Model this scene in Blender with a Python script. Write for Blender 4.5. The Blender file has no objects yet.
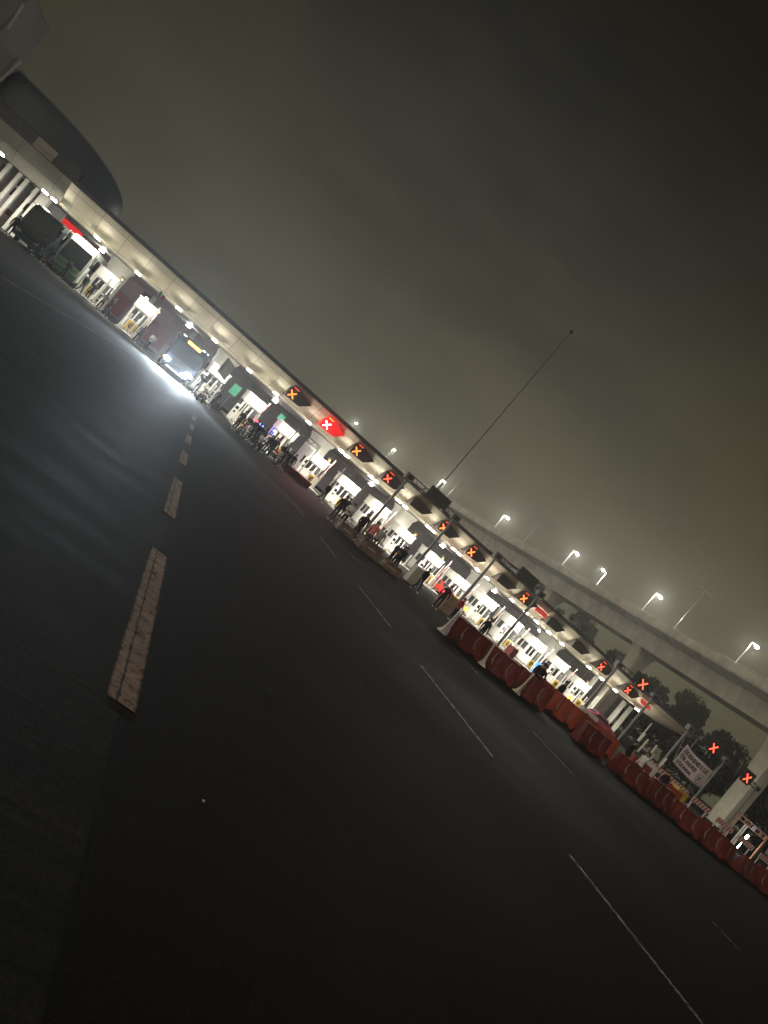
import bpy, bmesh, math, random
from mathutils import Vector, Matrix
R = math.radians
HAZE = .00055
random.seed(7)
scene = bpy.context.scene
COL = scene.collection

# ------------------------------------------------------------------ materials
MATS = {}
def mat(name, col, rough=.6, metal=0., nscale=3., namt=.15, bump=0., bscale=40., emit=None, estr=0., spec=.5):
    m = bpy.data.materials.new(name); m.use_nodes = True
    nt = m.node_tree; b = nt.nodes['Principled BSDF']
    b.inputs['Roughness'].default_value = rough; b.inputs['Metallic'].default_value = metal
    b.inputs['Specular IOR Level'].default_value = spec
    tc = nt.nodes.new('ShaderNodeTexCoord')
    n = nt.nodes.new('ShaderNodeTexNoise'); n.inputs['Scale'].default_value = nscale
    n.inputs['Detail'].default_value = 6; n.inputs['Roughness'].default_value = .65
    nt.links.new(tc.outputs['Object'], n.inputs['Vector'])
    r = nt.nodes.new('ShaderNodeValToRGB')
    r.color_ramp.elements[0].position = .3; r.color_ramp.elements[1].position = .75
    r.color_ramp.elements[0].color = [c*(1-namt) for c in col]+[1]
    r.color_ramp.elements[1].color = [min(1, c*(1+namt*.6)) for c in col]+[1]
    nt.links.new(n.outputs['Fac'], r.inputs['Fac']); nt.links.new(r.outputs['Color'], b.inputs['Base Color'])
    if bump:
        n2 = nt.nodes.new('ShaderNodeTexNoise'); n2.inputs['Scale'].default_value = bscale
        nt.links.new(tc.outputs['Object'], n2.inputs['Vector'])
        bp = nt.nodes.new('ShaderNodeBump'); bp.inputs['Strength'].default_value = bump; bp.inputs['Distance'].default_value = .02
        nt.links.new(n2.outputs['Fac'], bp.inputs['Height']); nt.links.new(bp.outputs['Normal'], b.inputs['Normal'])
    if emit:
        b.inputs['Emission Color'].default_value = list(emit)+[1]; b.inputs['Emission Strength'].default_value = estr
    MATS[name] = m
    return m

mat('white_paint', (.74, .73, .67), .4, nscale=2, namt=.1)
mat('booth_white', (.74, .73, .68), .45, nscale=1.2, namt=.14)
mat('column_white', (.6, .59, .53), .5, nscale=.8, namt=.16)
mat('grey_steel', (.3, .3, .29), .45, .3, nscale=2, namt=.25)
mat('mid_steel', (.17, .17, .175), .6, .2, nscale=2, namt=.25)
mat('dark_steel', (.06, .06, .062), .5, .2, nscale=2, namt=.3)
mat('roof_edge', (.05, .055, .065), .5, nscale=.5, namt=.3)
mat('glass_dark', (.015, .018, .022), .08, nscale=.5, namt=.3)
mat('glass_grey', (.06, .065, .07), .15, nscale=.5, namt=.3)
mat('shell_blue', (.075, .085, .105), .45, nscale=.25, namt=.3)
mat('block_brown', (.16, .15, .14), .6, nscale=.3, namt=.25)
mat('concrete', (.5, .48, .42), .85, nscale=.35, namt=.28, bump=.3, bscale=6)
mat('kerb_concrete', (.5, .48, .42), .8, nscale=1.2, namt=.3, bump=.3, bscale=12)
mat('barrier_red', (.17, .026, .024), .45, nscale=1.5, namt=.6, bump=.2, bscale=5)
mat('barrier_orange', (.38, .06, .03), .45, nscale=1.5, namt=.35, bump=.15, bscale=5)
mat('reflector_white', (.72, .68, .62), .35, nscale=4, namt=.35)
mat('highlight_dull', (.3, .2, .18), .5, nscale=5, namt=.6)
mat('yellow', (.75, .5, .06), .45, nscale=3, namt=.2)
mat('signal_brown', (.05, .04, .036), .7, nscale=2, namt=.3)
mat('black', (.012, .012, .013), .5, nscale=3, namt=.3)
mat('rubber', (.02, .02, .02), .8, nscale=3, namt=.3)
mat('chrome', (.6, .6, .6), .25, .9, nscale=3, namt=.1)
mat('coach_dark', (.012, .03, .03), .3, nscale=1, namt=.3)
mat('coach_green', (.12, .3, .1), .35, nscale=1, namt=.2)
mat('coach_white', (.65, .68, .62), .35, nscale=1, namt=.15)
mat('coach_navy', (.03, .035, .06), .3, nscale=1, namt=.3)
mat('car_red', (.45, .02, .02), .3, nscale=2, namt=.2)
mat('car_pink', (.3, .03, .07), .35, nscale=2, namt=.2)
mat('car_police', (.02, .025, .05), .3, nscale=2, namt=.2)
mat('wall_pink', (.24, .17, .18), .8, nscale=.4, namt=.3)
mat('wall_maroon', (.2, .03, .04), .7, nscale=.6, namt=.3)
mat('wall_dark', (.3, .3, .33), .8, nscale=.2, namt=.3)
mat('wall_grey', (.4, .38, .38), .8, nscale=.6, namt=.25)
mat('banner_cloth', (.8, .68, .68), .85, nscale=2, namt=.15)
mat('ink', (.03, .025, .03), .8, nscale=8, namt=.3)
mat('cloth_white', (.7, .7, .68), .85, nscale=4, namt=.2)
mat('cloth_green', (.05, .3, .12), .85, nscale=4, namt=.2)
mat('cloth_red', (.5, .04, .05), .85, nscale=4, namt=.2)
mat('cloth_pink', (.75, .25, .25), .85, nscale=4, namt=.2)
mat('cloth_black', (.014, .014, .018), .85, nscale=4, namt=.3)
mat('cloth_navy', (.02, .025, .05), .85, nscale=4, namt=.3)
mat('cloth_grey', (.2, .2, .21), .85, nscale=4, namt=.3)
mat('cloth_denim', (.05, .07, .12), .85, nscale=6, namt=.3)
mat('skin', (.32, .18, .12), .55, nscale=6, namt=.15)
mat('hair', (.015, .011, .009), .6, nscale=20, namt=.3)
mat('shoe_white', (.6, .6, .58), .6, nscale=4, namt=.2)
mat('sign_green', (.02, .16, .11), .4, nscale=2, namt=.15)
mat('steel_rust', (.3, .17, .09), .6, .3, nscale=4, namt=.4)
mat('bark', (.05, .04, .03), .9, nscale=4, namt=.3)
mat('leaf', (.011, .015, .008), 1, spec=.05, nscale=.8, namt=.5)
mat('cardboard', (.3, .21, .14), .85, nscale=2.5, namt=.4)
mat('tarp_brown', (.24, .17, .14), .8, nscale=2.5, namt=.5)
mat('lamp_lens', (.9, .9, .85), .3, emit=(1, .97, .86), estr=40)
mat('street_lens', (.9, .9, .85), .3, emit=(1, .97, .84), estr=300)
mat('headlight_lens', (.9, .9, .9), .2, emit=(.93, .97, 1), estr=400)
mat('marker_lens', (.9, .9, .9), .2, emit=(.9, .95, 1), estr=7)
mat('amber_lens', (.8, .4, .1), .3, emit=(1, .48, .06), estr=9)
mat('amber_dim', (.6, .35, .1), .3, emit=(1, .5, .12), estr=1.2)
mat('orange_lamp', (.8, .3, .05), .3, emit=(1, .33, .03), estr=7)
mat('yellow_lamp', (.8, .6, .2), .3, emit=(1, .72, .25), estr=6)
mat('led_orange', (.5, .1, .03), .4, emit=(1, .2, .04), estr=3.6)
mat('led_red', (.5, .06, .04), .4, emit=(1, .1, .045), estr=3.2)
mat('led_white', (.8, .7, .7), .4, emit=(1, .72, .66), estr=5)
mat('led_bar', (.4, .04, .03), .4, emit=(1, .09, .04), estr=1.1)
mat('panel_red', (.4, .02, .02), .4, emit=(1, .015, .02), estr=.62)
mat('red_glow_dim', (.5, .04, .03), .4, emit=(1, .06, .04), estr=.36)
mat('beacon_red', (.6, .05, .05), .3, emit=(1, .06, .1), estr=6)
mat('beacon_blue', (.05, .1, .6), .3, emit=(.12, .2, 1), estr=7)
mat('blue_screen', (.1, .3, .6), .3, emit=(.12, .42, 1), estr=1.5)
mat('green_lamp', (.1, .5, .3), .3, emit=(.16, .6, .38), estr=.16)
mat('warm_window', (.8, .6, .3), .4, emit=(1, .7, .3), estr=1.3)

def panel_mat(name, col, joint_x=2.3, joint_z=1.2, rough=.55, dark=.72):
    """cladding panels: joints as a brick pattern in object space, grime as noise"""
    m = mat(name, col, rough, nscale=.6, namt=.2)
    nt = m.node_tree; b = nt.nodes['Principled BSDF']; src = b.inputs['Base Color'].links[0].from_socket
    tc = nt.nodes.new('ShaderNodeTexCoord'); sp = nt.nodes.new('ShaderNodeSeparateXYZ'); cb = nt.nodes.new('ShaderNodeCombineXYZ')
    nt.links.new(tc.outputs['Object'], sp.inputs[0]); nt.links.new(sp.outputs['X'], cb.inputs['X']); nt.links.new(sp.outputs['Z'], cb.inputs['Y'])
    br = nt.nodes.new('ShaderNodeTexBrick'); br.offset = 0
    br.inputs['Scale'].default_value = 1; br.inputs['Brick Width'].default_value = joint_x; br.inputs['Row Height'].default_value = joint_z
    br.inputs['Mortar Size'].default_value = .035; br.inputs['Mortar Smooth'].default_value = .3
    br.inputs['Color1'].default_value = (1, 1, 1, 1); br.inputs['Color2'].default_value = (.88, .88, .87, 1); br.inputs['Mortar'].default_value = (dark*.7,)*3+(1,)
    nt.links.new(cb.outputs[0], br.inputs['Vector'])
    mx = nt.nodes.new('ShaderNodeMix'); mx.data_type = 'RGBA'; mx.blend_type = 'MULTIPLY'; mx.inputs['Factor'].default_value = 1
    nt.links.new(src, mx.inputs['A']); nt.links.new(br.outputs['Color'], mx.inputs['B'])
    nt.links.new(mx.outputs['Result'], b.inputs['Base Color'])
    return m
panel_mat('soffit', (.68, .61, .46))
def cast_concrete():
    """rain streaks running down and casting joints every six metres along the deck"""
    m = mat('deck_concrete', (.5, .48, .42), .85, nscale=.35, namt=.28, bump=.3, bscale=6); nt = m.node_tree; N = nt.nodes.new; L = nt.links.new; bs = nt.nodes['Principled BSDF']
    tc = N('ShaderNodeTexCoord'); mp = N('ShaderNodeMapping'); mp.inputs['Scale'].default_value = (1, .5, .09); L(tc.outputs['Object'], mp.inputs['Vector'])
    n = N('ShaderNodeTexNoise'); n.inputs['Scale'].default_value = 1.2; n.inputs['Detail'].default_value = 6; L(mp.outputs[0], n.inputs['Vector'])
    r = N('ShaderNodeValToRGB'); r.color_ramp.elements[0].position = .4; r.color_ramp.elements[1].position = .62; r.color_ramp.elements[0].color = (.84, .83, .81, 1); r.color_ramp.elements[1].color = (1, 1, .99, 1); L(n.outputs['Fac'], r.inputs['Fac'])
    sp = N('ShaderNodeSeparateXYZ'); L(tc.outputs['Object'], sp.inputs[0])
    w = N('ShaderNodeMath'); w.operation = 'PINGPONG'; w.inputs[1].default_value = 3; L(sp.outputs['Y'], w.inputs[0])
    j = N('ShaderNodeMapRange'); j.inputs['From Min'].default_value = .03; j.inputs['From Max'].default_value = .07; j.inputs['To Min'].default_value = .75; L(w.outputs[0], j.inputs['Value'])
    src = bs.inputs['Base Color'].links[0].from_socket
    for k in (r.outputs['Color'], j.outputs[0]):
        x = N('ShaderNodeMix'); x.data_type = 'RGBA'; x.blend_type = 'MULTIPLY'; x.inputs['Factor'].default_value = 1; L(src, x.inputs['A']); L(k, x.inputs['B']); src = x.outputs['Result']
    L(src, bs.inputs['Base Color'])
cast_concrete()
panel_mat('ceiling', (.3, .29, .27), 3, 3)
panel_mat('fascia_grey', (.36, .35, .3), 3.4, 1.4)

def road_mat():
    m = bpy.data.materials.new('asphalt_and_concrete'); m.use_nodes = True; MATS['road'] = m
    nt = m.node_tree; N = nt.nodes.new; L = nt.links.new; b = nt.nodes['Principled BSDF']
    tc = N('ShaderNodeTexCoord'); sp = N('ShaderNodeSeparateXYZ'); L(tc.outputs['Object'], sp.inputs[0])
    def noise(scale, detail=6, rough=.6, vec=None):
        n = N('ShaderNodeTexNoise'); n.inputs['Scale'].default_value = scale; n.inputs['Detail'].default_value = detail
        n.inputs['Roughness'].default_value = rough; L(vec or tc.outputs['Object'], n.inputs['Vector']); return n.outputs['Fac']
    def ramp(src, a, b_, c0, c1):
        r = N('ShaderNodeValToRGB'); r.color_ramp.elements[0].position = a; r.color_ramp.elements[1].position = b_
        r.color_ramp.elements[0].color = (*c0, 1); r.color_ramp.elements[1].color = (*c1, 1); L(src, r.inputs['Fac']); return r.outputs['Color']
    def mix(f, a, b_, mode='MIX'):
        x = N('ShaderNodeMix'); x.data_type = 'RGBA'; x.blend_type = mode
        if isinstance(f, float): x.inputs['Factor'].default_value = f
        else: L(f, x.inputs['Factor'])
        L(a, x.inputs['A']); L(b_, x.inputs['B']); return x.outputs['Result']
    def math_(op, a, b_=None):
        x = N('ShaderNodeMath'); x.operation = op
        for i, v in enumerate((a, b_)):
            if v is None: continue
            if isinstance(v, (int, float)): x.inputs[i].default_value = v
            else: L(v, x.inputs[i])
        return x.outputs[0]
    big = noise(.12, 5); fine = noise(38, 5, .85)
    # streaks stretched across the road (tyre wear and wash marks on the worn concrete lane)
    mp = N('ShaderNodeMapping'); mp.inputs['Scale'].default_value = (.25, 2.2, 1); mp.inputs['Rotation'].default_value = (0, 0, R(8)); L(tc.outputs['Object'], mp.inputs['Vector'])
    streak = noise(1.1, 6, .65, mp.outputs['Vector'])
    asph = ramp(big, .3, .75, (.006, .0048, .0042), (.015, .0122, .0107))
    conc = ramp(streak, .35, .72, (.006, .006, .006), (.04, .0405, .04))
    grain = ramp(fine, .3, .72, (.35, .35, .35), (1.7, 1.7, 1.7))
    # the concrete lanes lie left of the long joint x = .82 + .067 y
    edge = math_('SUBTRACT', math_('ADD', math_('MULTIPLY', sp.outputs['Y'], .067), .82), sp.outputs['X'])
    side = N('ShaderNodeMapRange'); side.inputs['From Min'].default_value = -.04; side.inputs['From Max'].default_value = .04; L(edge, side.inputs['Value'])
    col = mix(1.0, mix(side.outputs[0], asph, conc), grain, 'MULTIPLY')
    # transverse slab joints every 4.6 m on the concrete lane
    sl = math_('ABSOLUTE', math_('SUBTRACT', math_('FRACT', math_('DIVIDE', math_('ADD', sp.outputs['Y'], 1.8), 4.6)), .5))
    jt = N('ShaderNodeMapRange'); jt.inputs['From Min'].default_value = .497; jt.inputs['From Max'].default_value = .499; L(sl, jt.inputs['Value'])
    dark = N('ShaderNodeRGB'); dark.outputs[0].default_value = (.008, .008, .008, 1)
    col = mix(math_('MULTIPLY', math_('MULTIPLY', jt.outputs[0], big), side.outputs[0]), col, dark.outputs[0])
    # long joint
    lj = N('ShaderNodeMapRange'); lj.inputs['From Min'].default_value = .02; lj.inputs['From Max'].default_value = .008; L(math_('ABSOLUTE', edge), lj.inputs['Value'])
    col = mix(lj.outputs[0], col, dark.outputs[0])
    stain = ramp(noise(.55, 4, .7), .56, .66, (1, 1, 1), (.45, .44, .43))
    patch = ramp(noise(2.3, 3, .5), .62, .7, (1, 1, 1), (1.5, 1.48, 1.45))
    col = mix(1.0, mix(1.0, col, stain, 'MULTIPLY'), patch, 'MULTIPLY')
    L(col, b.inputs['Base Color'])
    rr = N('ShaderNodeMapRange'); rr.inputs['From Min'].default_value = .3; rr.inputs['From Max'].default_value = .7
    rr.inputs['To Min'].default_value = .72; rr.inputs['To Max'].default_value = .92; L(mix(side.outputs[0], big, streak), rr.inputs['Value']); L(rr.outputs[0], b.inputs['Roughness'])
    b.inputs['Specular IOR Level'].default_value = .06
    groove = N('ShaderNodeTexWave'); groove.bands_direction = 'Y'; groove.inputs['Scale'].default_value = 3.3; groove.inputs['Distortion'].default_value = 5; groove.inputs['Detail'].default_value = 3
    L(tc.outputs['Object'], groove.inputs['Vector'])
    h = math_('ADD', math_('MULTIPLY', fine, .5), math_('MULTIPLY', math_('MULTIPLY', math_('MULTIPLY', groove.outputs['Fac'], streak), side.outputs[0]), .14))
    bp = N('ShaderNodeBump'); bp.inputs['Strength'].default_value = .6; bp.inputs['Distance'].default_value = .01
    L(h, bp.inputs['Height']); L(bp.outputs['Normal'], b.inputs['Normal'])
road_mat()

def worn_paint(name, col, lo, hi):
    """road paint, worn through to the road in patches"""
    m = mat(name, col, .6, nscale=1.2, namt=.35); nt = m.node_tree; b = nt.nodes['Principled BSDF']
    n = nt.nodes.new('ShaderNodeTexNoise'); n.inputs['Scale'].default_value = 9; n.inputs['Detail'].default_value = 8; n.inputs['Roughness'].default_value = .75
    tc = nt.nodes.new('ShaderNodeTexCoord'); nt.links.new(tc.outputs['Object'], n.inputs['Vector'])
    r = nt.nodes.new('ShaderNodeValToRGB'); r.color_ramp.elements[0].position = lo; r.color_ramp.elements[1].position = hi
    nt.links.new(n.outputs['Fac'], r.inputs['Fac']); nt.links.new(r.outputs['Color'], b.inputs['Alpha'])
worn_paint('road_paint', (.42, .3, .235), .3, .5)
worn_paint('road_paint_faded', (.4, .37, .34), .38, .62)
def crack_paint():
    m = MATS['road_paint']; nt = m.node_tree; N = nt.nodes.new; L = nt.links.new; b = nt.nodes['Principled BSDF']
    tc = N('ShaderNodeTexCoord'); sp = N('ShaderNodeSeparateXYZ'); L(tc.outputs['Object'], sp.inputs[0])
    nz = N('ShaderNodeTexNoise'); nz.inputs['Scale'].default_value = 5; L(tc.outputs['Object'], nz.inputs['Vector'])
    def mt(op, a, b_):
        x = N('ShaderNodeMath'); x.operation = op
        for i, v in enumerate((a, b_)):
            if isinstance(v, (int, float)): x.inputs[i].default_value = v
            else: L(v, x.inputs[i])
        return x.outputs[0]
    d = mt('ADD', mt('SUBTRACT', sp.outputs['X'], mt('ADD', mt('MULTIPLY', sp.outputs['Y'], .067), .785)), mt('MULTIPLY', nz.outputs['Fac'], .03))
    # the joint that runs on through the paint, and tyre scuffs across it
    cr = N('ShaderNodeMapRange'); cr.inputs['From Min'].default_value = .004; cr.inputs['From Max'].default_value = .012; L(mt('ABSOLUTE', d, 0), cr.inputs['Value'])
    mp = N('ShaderNodeMapping'); mp.inputs['Scale'].default_value = (2.2, 11, 1); mp.inputs['Rotation'].default_value = (0, 0, R(-6)); L(tc.outputs['Object'], mp.inputs['Vector'])
    n2 = N('ShaderNodeTexNoise'); n2.inputs['Scale'].default_value = 1.5; n2.inputs['Detail'].default_value = 7; n2.inputs['Roughness'].default_value = .7; L(mp.outputs[0], n2.inputs['Vector'])
    sc = N('ShaderNodeMapRange'); sc.inputs['From Min'].default_value = .38; sc.inputs['From Max'].default_value = .6; sc.inputs['To Min'].default_value = .5; L(n2.outputs['Fac'], sc.inputs['Value'])
    # ragged long edges
    d2 = mt('ABSOLUTE', mt('ADD', mt('SUBTRACT', sp.outputs['X'], mt('ADD', mt('MULTIPLY', sp.outputs['Y'], .067), .80)), mt('MULTIPLY', mt('SUBTRACT', n2.outputs['Fac'], .5), .06)), 0)
    eg = N('ShaderNodeMapRange'); eg.inputs['From Min'].default_value = .108; eg.inputs['From Max'].default_value = .082; L(d2, eg.inputs['Value'])
    al = b.inputs['Alpha'].links[0].from_socket; L(mt('MULTIPLY', al, eg.outputs[0]), b.inputs['Alpha'])
    f = mt('MULTIPLY', cr.outputs[0], sc.outputs[0]); src = b.inputs['Base Color'].links[0].from_socket
    mx = N('ShaderNodeMix'); mx.data_type = 'RGBA'; L(f, mx.inputs['Factor']); mx.inputs['A'].default_value = (.02, .018, .017, 1); L(src, mx.inputs['B']); L(mx.outputs['Result'], b.inputs['Base Color'])
crack_paint()

# ------------------------------------------------------------------ mesh helpers
class MB:
    def __init__(s): s.bm = bmesh.new()
    def box(s, c, d, rz=0, ry=0, rx=0, bevel=0, mi=0):
        M = Matrix.Translation(c) @ Matrix.Rotation(rz, 4, 'Z') @ Matrix.Rotation(ry, 4, 'Y') @ Matrix.Rotation(rx, 4, 'X')
        r = bmesh.ops.create_cube(s.bm, size=1)
        vs = r['verts']; bmesh.ops.scale(s.bm, vec=d, verts=vs); bmesh.ops.transform(s.bm, matrix=M, verts=vs)
        fs = {f for v in vs for f in v.link_faces}
        for f in fs: f.material_index = mi
        if bevel:
            es = list({e for v in vs for e in v.link_edges})
            bmesh.ops.bevel(s.bm, geom=es, offset=bevel, segments=2, profile=.6, affect='EDGES', material=-1)
        return s
    def cyl(s, p, q, r, r2=None, n=12, mi=0):
        p, q = Vector(p), Vector(q); d = q-p
        M = Matrix.Translation((p+q)/2) @ d.to_track_quat('Z', 'Y').to_matrix().to_4x4()
        o = bmesh.ops.create_cone(s.bm, cap_ends=True, segments=n, radius1=r, radius2=r if r2 is None else r2, depth=d.length, matrix=M)
        for f in {f for v in o['verts'] for f in v.link_faces}: f.material_index = mi
        return s
    def ball(s, c, r, sc=(1, 1, 1), n=10):
        bmesh.ops.create_uvsphere(s.bm, u_segments=n, v_segments=max(4, n*2//3), radius=r, matrix=Matrix.Translation(c) @ Matrix.Diagonal((*sc, 1))); return s
    def torus(s, c, r, t, axis='X', n=16, k=6):
        vs = []
        for i in range(n):
            a = 2*math.pi*i/n; ring = []
            for j in range(k):
                b = 2*math.pi*j/k; rr = r+t*math.cos(b); p = (t*math.sin(b), rr*math.cos(a), rr*math.sin(a))
                if axis == 'Y': p = (p[1], p[0], p[2])
                if axis == 'Z': p = (p[1], p[2], p[0])
                ring.append(s.bm.verts.new(Vector(p)+Vector(c)))
            vs.append(ring)
        for i in range(n):
            for j in range(k):
                s.bm.faces.new((vs[i][j], vs[(i+1) % n][j], vs[(i+1) % n][(j+1) % k], vs[i][(j+1) % k]))
        return s
    def prism(s, pts, axis, a, b, mi=0):
        """polygon pts in the plane across axis, extruded from a to b"""
        def P(p, t): return {'X': (t, p[0], p[1]), 'Y': (p[0], t, p[1]), 'Z': (p[0], p[1], t)}[axis]
        A = [s.bm.verts.new(P(p, a)) for p in pts]; B = [s.bm.verts.new(P(p, b)) for p in pts]; n = len(pts)
        fs = [s.bm.faces.new(A), s.bm.faces.new(B[::-1])]
        for i in range(n): fs.append(s.bm.faces.new((A[i], B[i], B[(i+1) % n], A[(i+1) % n])))
        for f in fs: f.material_index = mi
        return s
    def loft(s, sections, cap=True):
        rows = [[s.bm.verts.new(p) for p in sec] for sec in sections]
        k = len(rows[0])
        for r0, r1 in zip(rows, rows[1:]):
            for j in range(k):
                try: s.bm.faces.new((r0[j], r1[j], r1[(j+1) % k], r0[(j+1) % k]))
                except ValueError: pass
        if cap:
            s.bm.faces.new(rows[0]); s.bm.faces.new(rows[-1][::-1])
        return s
    def quad(s, pts, mi=0):
        f = s.bm.faces.new([s.bm.verts.new(p) for p in pts]); f.material_index = mi; return s
    def build(s, name, m, parent=None, smooth=False, loc=None):
        bmesh.ops.remove_doubles(s.bm, verts=s.bm.verts, dist=1e-5)
        bmesh.ops.recalc_face_normals(s.bm, faces=s.bm.faces)
        me = bpy.data.meshes.new(name); s.bm.to_mesh(me); s.bm.free()
        for x in (m if isinstance(m, (list, tuple)) else [m]): me.materials.append(MATS[x])
        if smooth:
            me.polygons.foreach_set('use_smooth', [True]*len(me.polygons))
            if smooth != 'all': me.set_sharp_from_angle(angle=R(40))
        o = bpy.data.objects.new(name, me); COL.objects.link(o)
        if parent: o.parent = parent
        if loc: o.location = loc
        return o

def tag(o, label=None, cat=None, group=None, kind=None):
    if label: o['label'] = label
    if cat: o['category'] = cat
    if group: o['group'] = group
    if kind: o['kind'] = kind
    return o
def empty(name, loc, rz, label, cat, group=None):
    o = bpy.data.objects.new(name, None); COL.objects.link(o); o.empty_display_size = .3
    o.location = loc; o.rotation_euler = (0, 0, rz); return tag(o, label, cat, group)
KIDS = {}
def dup(root, loc, rz, label, group=None, scale=None):
    kids = lambda o: [c for c in bpy.data.objects if c.parent == o]
    if root not in KIDS: KIDS[root] = [(c, kids(c)) for c in kids(root)]
    r = root.copy(); COL.objects.link(r); r.location = loc; r.rotation_euler = (0, 0, rz); r['label'] = label
    if group: r['group'] = group
    if scale: r.scale = scale
    for c, gs in KIDS[root]:
        d = c.copy(); COL.objects.link(d); d.parent = r
        for g in gs:
            e = g.copy(); COL.objects.link(e); e.parent = d
    return r
def lamp(name, loc, power, col, kind='POINT', rad=.12, parent=None, rot=None, size=None, blend=.4):
    l = bpy.data.lights.new(name, kind); l.energy = power; l.color = col; l.shadow_soft_size = rad
    if kind == 'SPOT': l.spot_size = size; l.spot_blend = blend
    o = bpy.data.objects.new(name, l); COL.objects.link(o); o.location = loc
    if rot: o.rotation_euler = rot
    if parent: o.parent = parent
    return o
ORD = 'first second third fourth fifth sixth seventh eighth ninth tenth eleventh twelfth thirteenth fourteenth fifteenth sixteenth seventeenth eighteenth'.split()
def sm(t): t = max(0, min(1, t)); return t*t*(3-2*t)
def gz(x, y): return .2*sm((3-x)/13)*sm((y-22)/32)          # the road rises a little towards the left of the plaza

# ------------------------------------------------------------------ ground and markings
bm = MB(); xs = [-700, -300, -120, -60]+[-40+2*i for i in range(66)]+[130, 300, 700]
ys = [-300, -80, -30]+[-10+2*i for i in range(60)]+[140, 200, 400, 800]
grid = [[bm.bm.verts.new((x, y, gz(x, y))) for x in xs] for y in ys]
for i in range(len(ys)-1):
    for j in range(len(xs)-1): bm.bm.faces.new((grid[i][j], grid[i][j+1], grid[i+1][j+1], grid[i+1][j]))
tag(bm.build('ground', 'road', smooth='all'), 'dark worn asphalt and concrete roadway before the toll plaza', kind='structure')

def strip(mb, pts, w, dz=.002):
    """flat band of width w along a line of ground points"""
    out = []
    for a, b in zip(pts, pts[1:]):
        a, b = Vector((*a, 0)), Vector((*b, 0)); n = max(1, int((b-a).length/1.5))
        for i in range(n): out.append(a.lerp(b, i/n))
    out.append(Vector((*pts[-1], 0))); rows = []
    for i, p in enumerate(out):
        d = (out[min(i+1, len(out)-1)]-out[max(i-1, 0)]).normalized(); q = Vector((-d.y, d.x, 0))*w/2
        rows.append([mb.bm.verts.new((v.x, v.y, gz(v.x, v.y)+dz)) for v in (p-q, p+q)])
    for r0, r1 in zip(rows, rows[1:]): mb.bm.faces.new((r0[0], r0[1], r1[1], r1[0]))
m = MB()
for a, b in ((4.1, 7.85), (10.0, 13.5), (16.0, 18.5), (21.0, 23.6), (26.4, 29.2), (32, 35)):
    strip(m, [(.80+.067*a, a), (.80+.067*b, b)], .21)
tag(m.build('lane_markings', 'road_paint'), 'wide dashed lane line worn along the long joint', kind='structure')
m = MB()
for a, b in ((4.0, 7.6), (10.1, 13.85), (16.1, 19.4), (22.2, 25.2), (28.5, 31.5)): strip(m, [(7.85+.012*a, a), (7.85+.012*b, b)], .1)
for a, b in ((3, 4), (9.4, 10.1), (15.3, 17.6), (21.5, 24)): strip(m, [(14.4, a), (14.4, b)], .1)
for pts in ([(-4.6, 26), (-3.4, 31.2), (-2.3, 36.5), (-1.0, 43), (1.5, 46.2), (4.0, 45.3), (5.2, 40)], [(-9, 33), (-6, 38), (-3, 41), (1, 43.5)],
            [(5.6, 34.2), (6.9, 35.2)], [(7.0, 34.2), (8.1, 31.4)], [(8.1, 33.8), (9.2, 30.6)], [(9.6, 31), (11.0, 27.4)], [(10.4, 28.4), (12.3, 29.5)]):
    strip(m, pts, .11)
tag(m.build('thin_lane_markings', 'road_paint_faded'), 'thin faded white lane and stop lines', kind='structure')

# ------------------------------------------------------------------ toll canopy
COLS = [-6.45, 5.4, 17.4, 29.2, 41.3, 53.4]
YF, YB, ZT, ZB = 66.0, 67.9, 6.42, 4.6
can = empty('toll_canopy', (0, 70, 0), 0, 'long white toll plaza canopy on thick pale columns with a sloping lit underside', 'canopy')
inv = (0, -70, 0)
def cbuild(mb, name, m_, smooth=False):
    o = mb.build(name, m_, can, smooth); o.location = inv; return o
def zbot(x):
    e = ZB
    if x > 61: e = ZT-.06-(ZT-.06-ZB)*math.sqrt(max(0, 1-((x-61)/11.0)**2))
    return e
xs_ = [-12.3]+[-11+2*i for i in range(36)]+[61, 62.5, 64, 65.5, 67, 68.3, 69.5, 70.5, 71.2, 71.7, 72.0]
def ybot(x, ):                                  # convex rounding of the left end, tapering right end
    y = YB
    if x > 61: y = YF+.15+(YB-YF-.15)*math.sqrt(max(0, 1-((x-61)/11.0)**2))
    return y
m = MB(); secs = []
for x in xs_:
    zb, yb = zbot(x), ybot(x)
    sec = []
    for k in range(6):
        t = k/5; bow = .16*math.sin(math.pi*t)*(yb-YF)/(YB-YF)
        sec.append((x, YF+(yb-YF)*t-bow, ZT+(zb-ZT)*t-bow*.6))
    sec += [(x, 82.1, zb), (x, 84, ZT)]
    secs.append(sec)
m.loft(secs)
cbuild(m, 'sloping_soffit', 'soffit', 'yes')
m = MB(); m.box((23.5, 75, ZB-.04), (71, 13.6, .05)); cbuild(m, 'ceiling', 'ceiling')
m = MB(); m.box((30, 75, ZT+.17), (84.2, 18.3, .32)); cbuild(m, 'roof_edge', 'roof_edge')
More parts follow.
